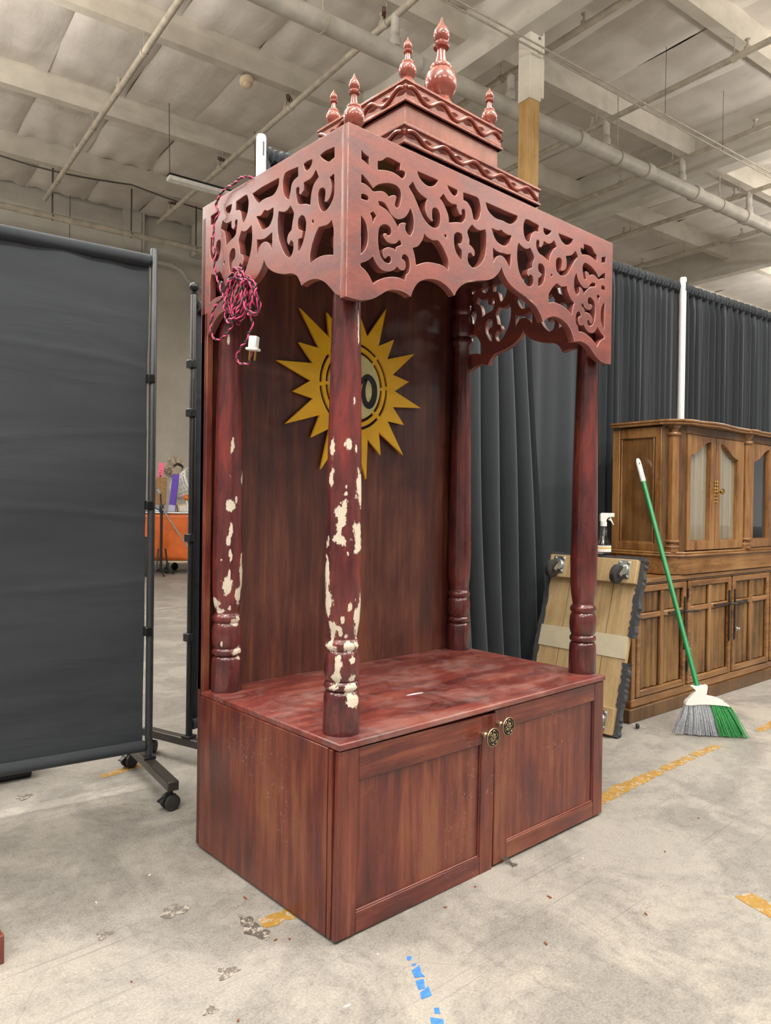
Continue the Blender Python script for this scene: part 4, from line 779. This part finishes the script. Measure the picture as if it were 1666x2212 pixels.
d = sdoor(.625, 1.158, 1, [(.93, 1.15, .548, .563), (1.117, 1.131, .322, .637)])
M().tube([(1.124, .002, .553), (1.15, -.03, .555), (1.20, -.032, .55)], .007, 8).build('pull', 'iron', d)
d = sdoor(1.180, 1.702, 0, [(1.19, 1.37, .548, .563), (1.187, 1.201, .322, .639)])
M().tube([(1.194, .002, .56), (1.21, -.03, .562), (1.27, -.032, .56)], .007, 8).build('pull', 'iron', d)
M().lathe([(.012, 0), (.013, .01), (.006, .016), (.009, .022), (.004, .028)], 14, T(1.194, .0, .392) @ RX(90)).build('lock_knob', 'zinc', d)
sdoor(1.725, 2.25, 1, [(2.05, 2.24, .548, .563)])
M().lathe([(.010, 0), (.011, .01), (.006, .014), (.008, .02), (.004, .024)], 14, T(.614, .012, .33) @ RX(90)).build('lock_knob', 'zinc', SB)
for z in (.62, .2): M().box(.609, .004, z, .620, .012, z+.06).build('hinge', 'iron', SB)
HU = thing('china_cabinet', 'walnut china cabinet with arched glass doors and turned pilasters, on the sideboard', 'china cabinet', (2.94, .520, .757), FA)
HW = 1.58; HD = .41
def chamf(x0, y0, ch, x1=HW, y1=HD): return [(x0, y1), (x0, y0+ch), (x0+ch*.12, y0+ch*.72), (x0+ch*.72, y0+ch*.12), (x0+ch, y0), (x1, y0), (x1, y1)]
M().prism(chamf(-.115, -.012, .10), .004, .108).build('base', 'wal_x', HU, .003)
M().prism(chamf(-.128, -.026, .11), .106, .118).build('base_moulding', 'wal_x', HU, .004)
M().prism(chamf(-.120, -.018, .105), .118, .133).build('base_moulding', 'wal_x', HU, .005)
M().box(-.10, HD-.02, .13, HW, HD, .85).build('back_panel', 'wal_v', HU)
M().box(-.09, .05, .128, HW-.02, HD-.02, .140).build('floor_board', 'wal_x', HU)
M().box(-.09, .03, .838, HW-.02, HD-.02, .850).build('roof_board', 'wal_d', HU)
# left side: frame round a glass pane
sf = M().box(-.108, .09, .133, -.088, .130, .852).box(-.108, HD-.05, .133, -.088, HD, .852).box(-.108, .130, .133, -.088, HD-.05, .178).box(-.108, .130, .79, -.088, HD-.05, .852)
sf.build('side_frame', 'wal_v', HU, .004)
M().box(-.106, .136, .18, -.098, .146, .79).box(-.106, HD-.066, .18, -.098, HD-.056, .79).box(-.106, .136, .176, -.098, HD-.056, .186).build('side_bead', 'wal_v', HU, .003)
M().box(-.099, .131, .178, -.096, HD-.05, .79).build('side_glass', 'glass', HU)
# interior lining seen through the side glass
M().box(-.094, .131, .175, -.088, HD-.05, .80).build('side_panel', 'wal_v', HU)
def pilaster(x, y, yaw):
    mx = T(x, y, 0) @ RZ(yaw)
    p = M().lathe([(.032, .195), (.032, .80)], 8, mx @ RZ(22.5)).build('pilaster', 'wal_v', HU)
    M().lathe([(.037, .133), (.037, .158), (.042, .160), (.040, .166), (.029, .172), (.027, .180), (.038, .186), (.041, .192), (.039, .199), (.032, .202)], 24, mx).build('pilaster_base', 'wal_x', p)
    M().lathe([(.032, .795), (.040, .798), (.043, .806), (.039, .814), (.027, .820), (.029, .834), (.038, .842), (.041, .848), (.041, .858)], 24, mx).build('pilaster_cap', 'wal_x', p)
pilaster(-.052, .048, 45); pilaster(.765, .005, 0); pilaster(1.56, .005, 0)
def hdoor(x0, x1, right, filling):
    z0, z1 = .140, .808
    gx0, gx1 = x0+(.036 if not right else .052), x1-(.060 if not right else .082)
    if right: gx0, gx1 = x0+.055, x1-.080
    zl, zh = (.690, .778) if not right else (.778, .690)
    arc_ = []
    for i in range(17):
        t = i/16; s = (1-math.cos(math.pi*t))/2
        arc_.append((gx1+(gx0-gx1)*t, zh+(zl-zh)*s))
    loop = [(gx0, .190), (gx1, .190)]+arc_
    d = plate('door', 'wal_v', HU, [rect(x0, z0, x1, z1), loop], .022, FRM(.004), .0025)
    inner = [(gx0+.005, .196), (gx1-.005, .196)]+[(min(max(a, gx0+.005), gx1-.005), b-.006) for a, b in arc_]
    plate('door_bead', 'wal_v', d, [loop, inner], .012, FRM(.012))
    M().box(gx0-.005, .015, .185, gx1+.005, .0165, .792).build('door_glass', 'glass', d)
    if filling == 'lace':
        L = gx1-gx0+.03
        M().grid(80, 4, lambda u, v: (gx0-.015+L*u, .024+.006*math.sin(u*L*150)+.002*math.sin(u*L*390), .14+.68*v)).build('curtain', 'lace', d)
    return d
a = hdoor(.012, .342, False, 'lace'); b = hdoor(.349, .712, True, 'lace'); c = hdoor(.818, 1.145, False, 'dark'); hdoor(1.152, 1.51, True, 'dark')
M().box(.80, .10, .14, 1.53, .11, .84).build('dark_sheet', 'drape', HU)  # dark sheet behind the right-hand doors, makes their glass look dark
for dr, x in ((a, .334), (b, .358)):
    h = M().box(x-.003, -.011, .42, x+.003, -.0075, .55)
    for q in range(7):
        z = .425+q*.02; h.lathe([(.0, .006), (.0055, .003), (.0065, 0)], 10, T(x, -.009, z) @ RX(90), False)
    h.build('handle_plate', 'brass', dr)
M().lathe([(.006, 0), (.006, .02), (.014, .024), (.018, .032), (.016, .04), (.006, .044)], 18, T(.362, -.008, .486) @ RX(90)).build('knob', 'brass', b)
M().box(.0, -.004, .810, HW, .018, .858).build('frieze_rail', 'wal_d', HU, .003)
M().prism([(-.10, .09), (0, 0), (.02, .02), (-.08, .11)], .133, .858).build('corner_board', 'wal_d', HU)
fr = [(-.135, HD), (-.135, .10), (-.142, .085), (-.125, .03), (-.08, -.015), (-.02, -.045), (.05, -.05), (.055, -.040)]
for i in range(25):
    t = i/24; x = .06+.62*t; fr.append((x, -.040-.030*math.sin(math.pi*t)*(.75)-.012*math.sin(2*math.pi*t)))
fr += [(.70, -.040), (.705, -.052), (.77, -.058), (.83, -.052), (.835, -.040), (1.5, -.05), (1.52, -.052), (HW+.03, -.04), (HW+.03, HD)]
M().prism(fr, .858, .872).build('cornice', 'wal_x', HU, .003)
M().prism([(x-.004 if x < 0 else x, y-.006 if y < .1 else y) for x, y in fr], .872, .886).build('cornice', 'wal_x', HU, .004)
# ================================================================ furniture dolly
kx, kz = .2717, .9624
mx = Matrix(((0, kx, -kz, 2.112), (-1, 0, 0, .46), (0, kz, kx, .012), (0, 0, 0, 1)))
DL = thing('furniture_dolly', 'pine furniture dolly with grey carpet edging, leaning upright on the sideboard', 'dolly', mx=mx)
DW, DLN = .54, .885
edges = [0, .138, .270, .402, .54]
for a, b in zip(edges, edges[1:]):
    M().box(-b+.0018, .02, -.022, -a-.0018, DLN-.02, -.002).build('deck_board', 'pine', DL, .0012)
for y0, y1 in ((.760, .885), (.0, .130)): M().box(-DW+.004, y0, -.002, -.004, y1, .030).build('cross_batten', 'pine', DL, .003)
M().box(-DW+.006, .378, -.002, -.006, .492, .0025).build('tape_band', 'lino', DL)
rn = random.Random(5)
def rug(x0, y0, x1, y1, nm='carpet_edge'):
    n = 26
    def edge(a, b, k): return a+(b-a)*k/n
    L = []
    if abs(x1-x0) < abs(y1-y0):
        L = [(x0+rn.uniform(-.006, .006), edge(y0, y1, k)) for k in range(n+1)]+[(x1+rn.uniform(-.006, .006), edge(y1, y0, k)) for k in range(n+1)]
    else:
        L = [(edge(x0, x1, k), y0+rn.uniform(-.005, .005)) for k in range(n+1)]+[(edge(x1, x0, k), y1+rn.uniform(-.006, .006)) for k in range(n+1)]
    M().prism(L, -.034, .002 if nm == 'carpet_edge' else -.022).build(nm, 'carpet', DL, smooth=False)
rug(-.012, -.005, .018, .36); rug(-.010, .49, .022, .885); rug(-DW-.018, .02, -DW+.012, .885); rug(-DW-.01, .875, .015, .905)
M().box(-DW+.01, .02, -.034, -.01, .87, -.022).build('carpet_top', 'carpet', DL)
def dcaster(x, y, yaw):
    p = M().box(x-.036, y-.048, .030, x+.036, y+.048, .033).build('caster', 'zinc', DL, .003)
    bl = M()
    for sx in (-1, 1):
        for sy in (-1, 1): bl.lathe([(.008, .033), (.008, .038), (.004, .040)], 8, T(x+sx*.025, y+sy*.036, 0))
    bl.build('bolt', 'silver', p)
    M().lathe([(.030, .033), (.031, .041), (.026, .046), (.014, .048)], 24, T(x, y, 0)).build('swivel', 'zinc', p)
    fm = T(x, y, 0) @ RZ(yaw)
    fk = M()
    for s in (-1, 1):
        fk.prism([(-.022, .044), (.022, .044), (.012, .066), (-.022, .088), (-.040, .088), (-.044, .078), (-.026, .058)], s*.020-.0013, s*.020+.0013, lambda u, v, h: fm @ Vector((u, h, v)))
    fk.box(-.022, -.0212, .043, .022, .0212, .046, fm).build('fork', 'zinc', p)
    wx = fm @ T(-.034, 0, .080) @ RX(90)
    M().lathe([(.022, -.014), (.044, -.0155), (.0485, -.013), (.050, -.004), (.050, .004), (.0485, .013), (.044, .0155), (.022, .014)], 32, wx).build('wheel', 'rubber', p)
    M().lathe([(.007, -.024), (.007, -.016), (.016, -.0160), (.016, .0160), (.007, .016), (.007, .024)], 16, wx).build('hub', 'blackmetal', p)
    M().lathe([(.0075, -.027), (.0075, .027)], 8, wx).build('axle', 'silver', p)
dcaster(-.075, .828, 82); dcaster(-.472, .828, 82); dcaster(-.072, .064, 20); dcaster(-.470, .064, 20)
# ================================================================ spray bottle
bp = mx @ Vector((-.235, .913, -.012))
SP = thing('spray_bottle', 'clear spray bottle with white trigger head standing on the dolly end', 'bottle', (bp.x, bp.y, bp.z), (0, 0, R2D(-42)))
prof = [(0, .0), (.032, .0), (.036, .004), (.0365, .05), (.031, .062), (.022, .085), (.018, .098), (.0165, .103), (.0185, .108), (.019, .114), (.0165, .119), (.0185, .124), (.019, .130), (.0165, .135), (.0175, .141), (.0175, .148), (.014, .152)]
M().lathe(prof, 28, Matrix.Diagonal((1.15, .75, 1, 1))).build('body', 'bottle', SP)
M().lathe([(.0370, .012), (.0370, .046)], 28, Matrix.Diagonal((1.15, .75, 1, 1)), False).build('label_band', 'paper', SP)
M().lathe([(.0374, .030), (.0374, .036)], 28, Matrix.Diagonal((1.15, .75, 1, 1)), False).build('label_stripe', 'yellow', SP)
M().tube([(0, 0, .01), (.004, 0, .15)], .0025, 8).build('dip_tube', 'whiteplastic', SP)
hd = M().lathe([(.0175, .150), (.0175, .172), (.014, .174)], 20)
hd.build('collar', 'whiteplastic', SP)
M().prism([(-.020, .174), (.012, .174), (.016, .190), (.030, .199), (.055, .199), (.055, .220), (-.010, .221), (-.020, .214)], -.011, .011, lambda u, v, h: (u, h, v)).build('trigger_head', 'whiteplastic', SP, .003)
M().prism([(.031, .200), (.038, .199), (.044, .182), (.055, .158), (.051, .155), (.037, .178), (.024, .184), (.024, .188), (.033, .188)], -.006, .006, lambda u, v, h: (u, h, v)).build('trigger', 'whiteplastic', SP, .002)
# ================================================================ broom
bc = Vector((2.538, .155, 0)); ex = Vector((.204, -.227, 0)).normalized()
BR = thing('broom', 'green handled angle broom with white head leaning on the china cabinet', 'broom', bc, (0, 0, math.atan2(ex.y, ex.x)))
zb = lambda L: [((x-860)/3996, (1215-y)/3996) for x, y in L]
hdp = spl(zb([(275, 600), (290, 545), (330, 490), (480, 310), (440, 270), (390, 225), (430, 222), (560, 212), (660, 205), (680, 190), (705, 200), (700, 290), (680, 405), (760, 415), (880, 440), (1000, 490), (1090, 550), (1140, 605), (1000, 585), (800, 575), (560, 580), (400, 603), (330, 600)]), 4, 50)
M().prism(hdp, -.020, .020, lambda u, v, h: (u, h*(1 if v < .18 else .7), v)).build('head', 'whiteplastic', BR, .005)
top = Vector((2.800, .742, 1.423)); inv = Matrix.Translation(bc) @ RZ(math.degrees(math.atan2(ex.y, ex.x)))
tl_ = inv.inverted() @ top; h0 = Vector(((525-860)/3996, 0, (1215-250)/3996)); dr_ = (tl_-h0)
M().tube([h0, h0+dr_*.90], .0125, 16).build('handle', 'green', BR)
gp = M().tube([h0+dr_*.885, h0+dr_*.89, h0+dr_*.97, h0+dr_*.99, h0+dr_], [.012, .0145, .0145, .013, .008], 16); gp.build('grip', 'whiteplastic', BR)
hp = h0+dr_*.975
M().tube([hp+Vector((.0, -.016, -.004)), hp+Vector((.0, -.016, .008))], .004, 8).build('hang_hole', 'greyb', BR)
rn = random.Random(3)
for nm, mt, u0, u1, n, seed in (('grey_bristles', 'greyb', 0, .56, 210, 1), ('green_bristles', 'greenb', .56, 1, 170, 2)):
    m = M()
    for q in range(n):
        u = u0+(u1-u0)*(q+rn.random())/n; yo = rn.uniform(-1, 1)
        xt = (290+(1130-290)*u-860)/3996; zt_ = (1215-600)/3996+.006
        xb = (225+(1495-225)*u-860)/3996; zb_ = max(.001, -.006*u+.006)
        if nm[:4] == 'grey' and u < .06: xb -= rn.uniform(0, .05)
        p0 = Vector((xt, yo*.014, zt_)); p1 = Vector((xb+rn.uniform(-.004, .004), yo*.026+rn.uniform(-.003, .003), zb_+rn.uniform(0, .006)))
        pm = (p0+p1)/2+Vector((rn.uniform(-.003, .003), yo*.006, 0))
        m.tube([p0, pm, p1], [.0028, .0026, .0016], 4)
    m.build(nm, mt, BR, kind='stuff')
# ================================================================ far cart and its load
CB = Matrix.Translation(B(3.346, 10.33)) @ Matrix.Rotation(TH+R2D(-30), 4, 'Z')
CT = thing('canvas_cart', 'orange vinyl laundry cart on casters, seen far off between the two screens', 'cart', mx=CB)
def cartw(u, v):
    return (-.75+1.5*u, -.42-.02*math.sin(u*14)*math.sin(v*3)-.03*(v), .22+.74*v)
M().grid(30, 12, cartw).build('front_wall', 'orange', CT, solid=.008)
M().box(-.75, -.40, .22, -.74, .40, .96).build('end_wall', 'orange', CT); M().box(.74, -.40, .22, .75, .40, .96).build('end_wall', 'orange', CT); M().box(-.75, .40, .22, .75, .41, .96).build('rear_wall', 'orange', CT)
M().tube([(-.77, -.46, .975), (.77, -.46, .975)], .018, 10).build('rim', 'zinc', CT)
M().box(-.72, -.38, .62, .72, .38, .66).build('load_floor', 'card', CT)
M().box(-.74, -.41, .185, .74, .41, .215).build('base_board', 'cardp', CT)
for x in (-.6, 0, .6):
    for y in (-.33, .33):
        M().lathe([(.055, -.015), (.06, -.012), (.06, .012), (.055, .015)], 16, T(x, y, .06) @ RX(90)).box(-.02, -.022, .06, .02, .022, .19, T(x, y, 0)).build('caster', 'blackmetal', CT)
def onc(x, y, z): return CB @ Vector((x, y, z))
YAWC = math.degrees(TH)-30
t = thing('laundry_basket', 'white slotted plastic laundry basket tipped on its side on the far cart', 'basket', mx=Matrix.Translation(onc(.20, -.10, 1.40)) @ RZ(YAWC) @ RZ(-18) @ RY(68))
def ring(m, r0, r1, z0, z1, n=28): return m.lathe([(r0, z0), (r0, z1), (r1, z1), (r1, z0), (r0, z0)], n, None, False)
m = M()
for q in range(7): ring(m, .15+.014*q, .158+.014*q, -.17+q*.055, -.145+q*.055)
m.build('hoops', 'whiteplastic', t)
m = M()
for q in range(18):
    a = 2*math.pi*q/18; m.tube([(.152*math.cos(a), .152*math.sin(a), -.17), (.245*math.cos(a), .245*math.sin(a), .19)], .010, 4)
m.build('staves', 'whiteplastic', t)
M().lathe([(.0, -.175), (.155, -.175), (.155, -.165), (0, -.165)], 24).build('bottom', 'whiteplastic', t); ring(M(), .235, .262, .18, .20).build('rim', 'whiteplastic', t)
def simple(name, mat, label, cat, pos, size, rot=(0, 0, 0), extra=None, bevel=.006):
    mxx = Matrix.Translation(onc(*pos)) @ RZ(YAWC) @ RZ(rot[2]) @ RY(rot[1]) @ RX(rot[0])
    t = thing(name, label, cat, mx=mxx)
    sx, sy, sz = size; M().box(-sx/2, -sy/2, 0, sx/2, sy/2, sz).build('body', mat, t, bevel)
    if extra: extra(t, sx, sy, sz)
    return t
simple('printed_box', 'purple', 'tall purple and lilac printed box leaning upright in the far cart', 'box', (.03, -.36, .70), (.10, .06, .90), (6, 7, 0), lambda t, x, y, z: M().box(-x/2-.001, -y/2-.002, 0, x/2+.001, -y/2, z*.45).build('lilac_print', 'lilac', t))
simple('corrugated_box', 'card', 'brown corrugated box standing upright on the far cart', 'box', (-.15, -.22, 1.10), (.17, .12, .44), (0, 3, 10), lambda t, x, y, z: M().box(-x/2-.03, -y/2-.01, .05, -x/2, y/2, z*.95).build('flap', 'cloth', t))
simple('price_tag', 'pinktag', 'bright pink card sticking up from the far cart', 'card', (-.17, -.12, 1.50), (.085, .006, .28), (0, 4, 0), lambda t, x, y, z: M().box(-.012, -y/2-.001, .05, .012, -y/2, .08).box(-.02, -y/2-.001, .11, .01, -y/2, .118).box(-.01, -y/2-.001, .15, .02, -y/2, .157).build('print', 'nearblack', t), .002)
simple('small_carton', 'cardp', 'small pale carton with white end in front of the basket', 'box', (.24, -.30, .95), (.17, .14, .17), (0, -10, 20), lambda t, x, y, z: M().box(-x*.35, -y/2-.002, .03, x*.35, -y/2, z-.03).build('label', 'paper', t))
simple('blue_binder', 'blue', 'blue binder lying tilted at the left of the far cart', 'book', (-.25, -.34, 1.02), (.30, .2, .05), (0, 28, 0), lambda t, x, y, z: M().box(-x/2+.01, -y/2-.001, .008, x/2-.01, -y/2, z-.008).build('pages', 'paper', t))
simple('shoe_carton', 'cardp', 'tan carton under the blue binder', 'box', (-.30, -.20, .80), (.30, .22, .17), (0, 8, 0), lambda t, x, y, z: M().box(-x/2-.004, -y/2-.004, z-.05, x/2+.004, y/2+.004, z+.004).build('lid', 'card', t))
rn = random.Random(9)
def lump(u, v):
    a = 2*math.pi*u; b = math.pi*v; r = .13*(1+.25*math.sin(3*a+2*b)+.18*math.sin(7*a-3*b)+.12*math.sin(11*b+5*a))
    return (r*math.sin(b)*math.cos(a)*1.05, r*math.sin(b)*math.sin(a)*.8, .14+r*math.cos(b)*1.05)
t = thing('folded_blanket', 'crumpled beige blanket heaped on top of the far cart load', 'blanket', mx=Matrix.Translation(onc(.0, .12, 1.58)) @ RZ(YAWC))
M().grid(28, 16, lump).build('folds', 'cloth', t)
M().tube([(.02, -.10, .16), (.08, -.12, .2), (.13, -.08, .18), (.15, -.02, .14)], .016, 8).build('dark_hem', 'iron', t)
t = thing('looped_utensil', 'black looped handle poking up behind the white basket', 'utensil', mx=Matrix.Translation(onc(.29, .1, 1.55)) @ RZ(YAWC))
M().tube([(0, 0, 0), (.01, 0, .16), (-.015, 0, .24), (-.005, 0, .28), (.02, 0, .25), (.012, 0, .16)], .009, 8).build('handle', 'blackmetal', t)
t = thing('roped_ball', 'orange ball on a white looped rope at the right of the far cart', 'toy', mx=Matrix.Translation(onc(.30, -.44, 1.22)) @ RZ(YAWC))
M().lathe([(.05*math.sin(math.pi*q/10), -.05*math.cos(math.pi*q/10)) for q in range(11)], 16, None, False).build('ball', 'orange', t)
M().tube([(.0, -.02, -.05), (.03, -.03, -.12), (.04, -.05, -.2), (.05, -.06, -.26)], .010, 8).build('rope', 'whiteplastic', t)
# music stand in front of it
ms_ = B(2.98, 9.78)
t = thing('boom_stand', 'black microphone boom stand on a tripod, in front of the orange cart', 'stand', ms_, (0, 0, TH))
M().tube([(0, 0, .06), (0, 0, 1.02)], .022, 10).build('lower_tube', 'blackmetal', t); M().tube([(0, 0, 1.0), (-.02, 0, 1.30)], .013, 8).build('upper_tube', 'iron', t)
M().lathe([(.03, .98), (.034, 1.0), (.034, 1.08), (.028, 1.1)], 12).build('clutch', 'blackmetal', t)
M().tube([(.0, -.02, 1.05), (.20, -.13, .70), (.42, -.25, .33)], .012, 8).build('boom_arm', 'zinc', t)
M().lathe([(.025, 0), (.03, .03), (.02, .08)], 12, T(-.03, 0, 1.27) @ RY(-30)).build('clip', 'zinc', t)
for q in range(3):
    a = math.radians(20+120*q); M().tube([(0, 0, .10), (.26*math.cos(a), .26*math.sin(a), .014)], .012, 8).build('leg', 'blackmetal', t)
for s in (-.05, .06): M().tube([(s, -.02, .42), (s*1.6, -.04, .12), (s*2.2, -.05, .05)], .014, 8).build('brace', 'blackmetal', t)
t = thing('flat_panel', 'black flat panel leaning by the boom stand, cut off by the near screen', 'panel', B(2.62, 9.7), (0, R2D(6), TH+R2D(-25)))
M().box(-.3, -.03, .02, .12, .03, .62).build('case', 'blackmetal', t, .01); M().box(-.27, -.034, .06, .09, -.03, .58).build('face', 'iron', t)
# ================================================================ things on the floor
def tape(pts, mat, label, jag=.006, h=.0012, group=None):
    rn = random.Random(len(label)*7+int(pts[0][0]*1000)); L = []
    for (a, b), (c, d) in zip(pts, pts[1:]+pts[:1]):
        n = max(2, int(math.hypot(c-a, d-b)/.02))
        for i in range(n): L.append((a+(c-a)*i/n+rn.uniform(-jag, jag), b+(d-b)*i/n+rn.uniform(-jag, jag)))
    cx = sum(p[0] for p in L)/len(L); cy = sum(p[1] for p in L)/len(L)
    o = M().prism([(x-cx, y-cy) for x, y in L], .0003, h).build('floor_tape', mat, smooth=False, loc=(cx, cy, 0))
    return tag(o, label, 'tape', group)
tape([(1.33, .045), (1.30, .098), (1.52, .122), (1.86, .108), (1.86, .062), (1.5, .055)], 'ytape', 'long worn yellow tape strip on the floor right of the cabinet, nearest piece', .007)
tape([(1.875, .064), (1.875, .108), (2.14, .104), (2.14, .060)], 'ytape', 'scuffed yellow tape piece in the middle of the right floor line')
tape([(2.16, .060), (2.16, .106), (2.40, .096), (2.40, .052)], 'ytape', 'far end of the yellow tape line in front of the broom')
tape([(1.045, -.575), (1.02, -.61), (.98, -.72), (1.03, -.735), (1.085, -.66), (1.09, -.595)], 'ytape', 'worn yellow tape patch on the floor at the right edge')
tape([(1.01, -.69), (.97, -.80), (1.02, -.82), (1.05, -.72)], 'dtape', 'dark tape residue by the yellow patch at the right edge')
tape([(2.80, .062), (2.81, .02), (3.12, .03), (3.12, .075)], 'ytape', 'short yellow tape piece beyond the broom, right edge')
tape([(.005, 1.575), (.0, 1.53), (.19, 1.556), (.20, 1.60)], 'ytape', 'bright yellow tape strip under the left screen', .004)
tape([(-.085, .237), (-.085, .180), (.0, .172), (.01, .225)], 'ytape', 'torn yellow tape scrap beside the shrine left side', .009)
tape([(-.115, .285), (-.14, .20), (-.12, .132), (-.088, .15), (-.09, .25)], 'dtape', 'dark scraped tape residue beside the torn yellow scrap', .008)
for i, P in enumerate([[(.109, -.154), (.12, -.161), (.108, -.172), (.1, -.166)], [(.080, -.202), (.109, -.198), (.100, -.212), (.092, -.222), (.088, -.239), (.066, -.227)], [(.059, -.237), (.079, -.243), (.057, -.269), (.041, -.266)], [(.037, -.274), (.069, -.27), (.052, -.298), (.023, -.294)], [(.024, -.332), (.033, -.338), (.022, -.354), (.012, -.346)], [(-.004, -.348), (.012, -.372), (-.01, -.40), (-.026, -.372)], [(.098, -.184), (.108, -.186), (.104, -.193), (.094, -.190)]]):
    tape(P, 'bluetape', ['topmost tiny blue tape bit of the row on the floor', 'largest upper blue tape scrap on the floor', 'middle blue tape scrap, torn at its top', 'wide blue tape scrap below the middle one', 'thin small blue tape bit low in the row', 'lowest blue tape scrap at the bottom of the photo', 'faint blue tape crumb under the topmost bit'][i], .0012, .001, 'blue tape scraps on the floor')
def spot(cx, cy, r, label, mat='rtape', sx=1.0):
    rn = random.Random(int(cx*999)); L = [(k_*math.cos(a)*sx, k_*.8*math.sin(a)) for a, k_ in [(2*math.pi*q/30, r*(.8+.22*math.sin(q*.63+cx*40)+.12*math.sin(q*1.26+cy*50)+.14*rn.random())) for q in range(30)]]
    tag(M().prism(L, .0003, .0016).build('residue_patch', mat, smooth=False, loc=(cx, cy, 0)), label, 'residue', 'scraped residue patches on the floor')
spot(-.235, .418, .042, 'scraped pale residue patch on the floor midway left of the shrine'); spot(-.425, .43, .022, 'small dark scraped patch at the left of the floor')
spot(-.262, .085, .030, 'dark scraped patch in front of the shrine corner'); spot(-.36, -.01, .018, 'lowest small scraped patch on the left floor'); spot(-.30, 1.53, .035, 'dark scrape on the floor under the left screen')
rn = random.Random(21)
chips = [(.06, -.10), (-.10, .12), (-.07, .10), (-.38, .60), (.5, -.04), (.35, -.06), (-.2, .65), (-.05, .35), (-.33, -.08), (.9, -.15), (1.15, -.30), (.75, -.45), (1.35, -.10), (.42, -.35), (-.45, .2), (-.12, -.2), (1.5, -.25), (.62, -.22)]
for i, (x, y) in enumerate(chips):
    r = rn.uniform(.003, .007); a = rn.uniform(0, 3.1); n = 7
    P = [(r*(1.8 if i % 2 else 1)*math.cos(q*6.283/n)*rn.uniform(.6, 1), r*.6*math.sin(q*6.283/n)*rn.uniform(.6, 1)) for q in range(n)]
    o = M().prism(P, .0004, .003).build('paint_chip', 'chiplet' if i % 3 else 'paper', loc=(x, y, 0), rot=(0, 0, a)); tag(o, 'tiny '+('reddish' if i % 3 else 'white')+' flake lying on the concrete', 'flake', 'flakes scattered on the floor '+('red' if i % 3 else 'white'))
t = thing('chair_glide', 'small black plastic glide with a steel nail on the floor by the sideboard', 'glide', (2.352, .470, 0), (0, 0, R2D(-50)))
M().lathe([(.0, -.006), (.012, -.006), (.014, -.002), (.012, .008), (.006, .012)], 16, T(0, 0, .014) @ RY(90)).build('cap', 'rubber', t); M().tube([(.010, 0, .014), (.045, 0, .004)], .0022, 8).build('nail', 'silver', t)
t = thing('storage_case', 'dark low case on the floor behind the left screen', 'case', (-.24, 1.735, 0), (0, 0, R2D(-6)))
M().box(-.8, .0, .0, .03, .4, .11).build('body', 'blackmetal', t, .008); M().box(-.805, -.004, .085, .035, .404, .12).build('lid', 'iron', t, .006)
t = thing('side_table', 'dark mahogany table leg just showing at the left edge', 'table', (-.90, .52, 0), (0, 0, R2D(0)))
M().box(.19, -.05, 0, .247, .007, .07).build('leg', 'red_v', t, .003); M().box(-.5, -.05, 0, -.44, .01, .07).build('leg', 'red_v', t, .003); M().box(-.52, -.04, .05, .242, .5, .072).build('base_shelf', 'red_v', t)
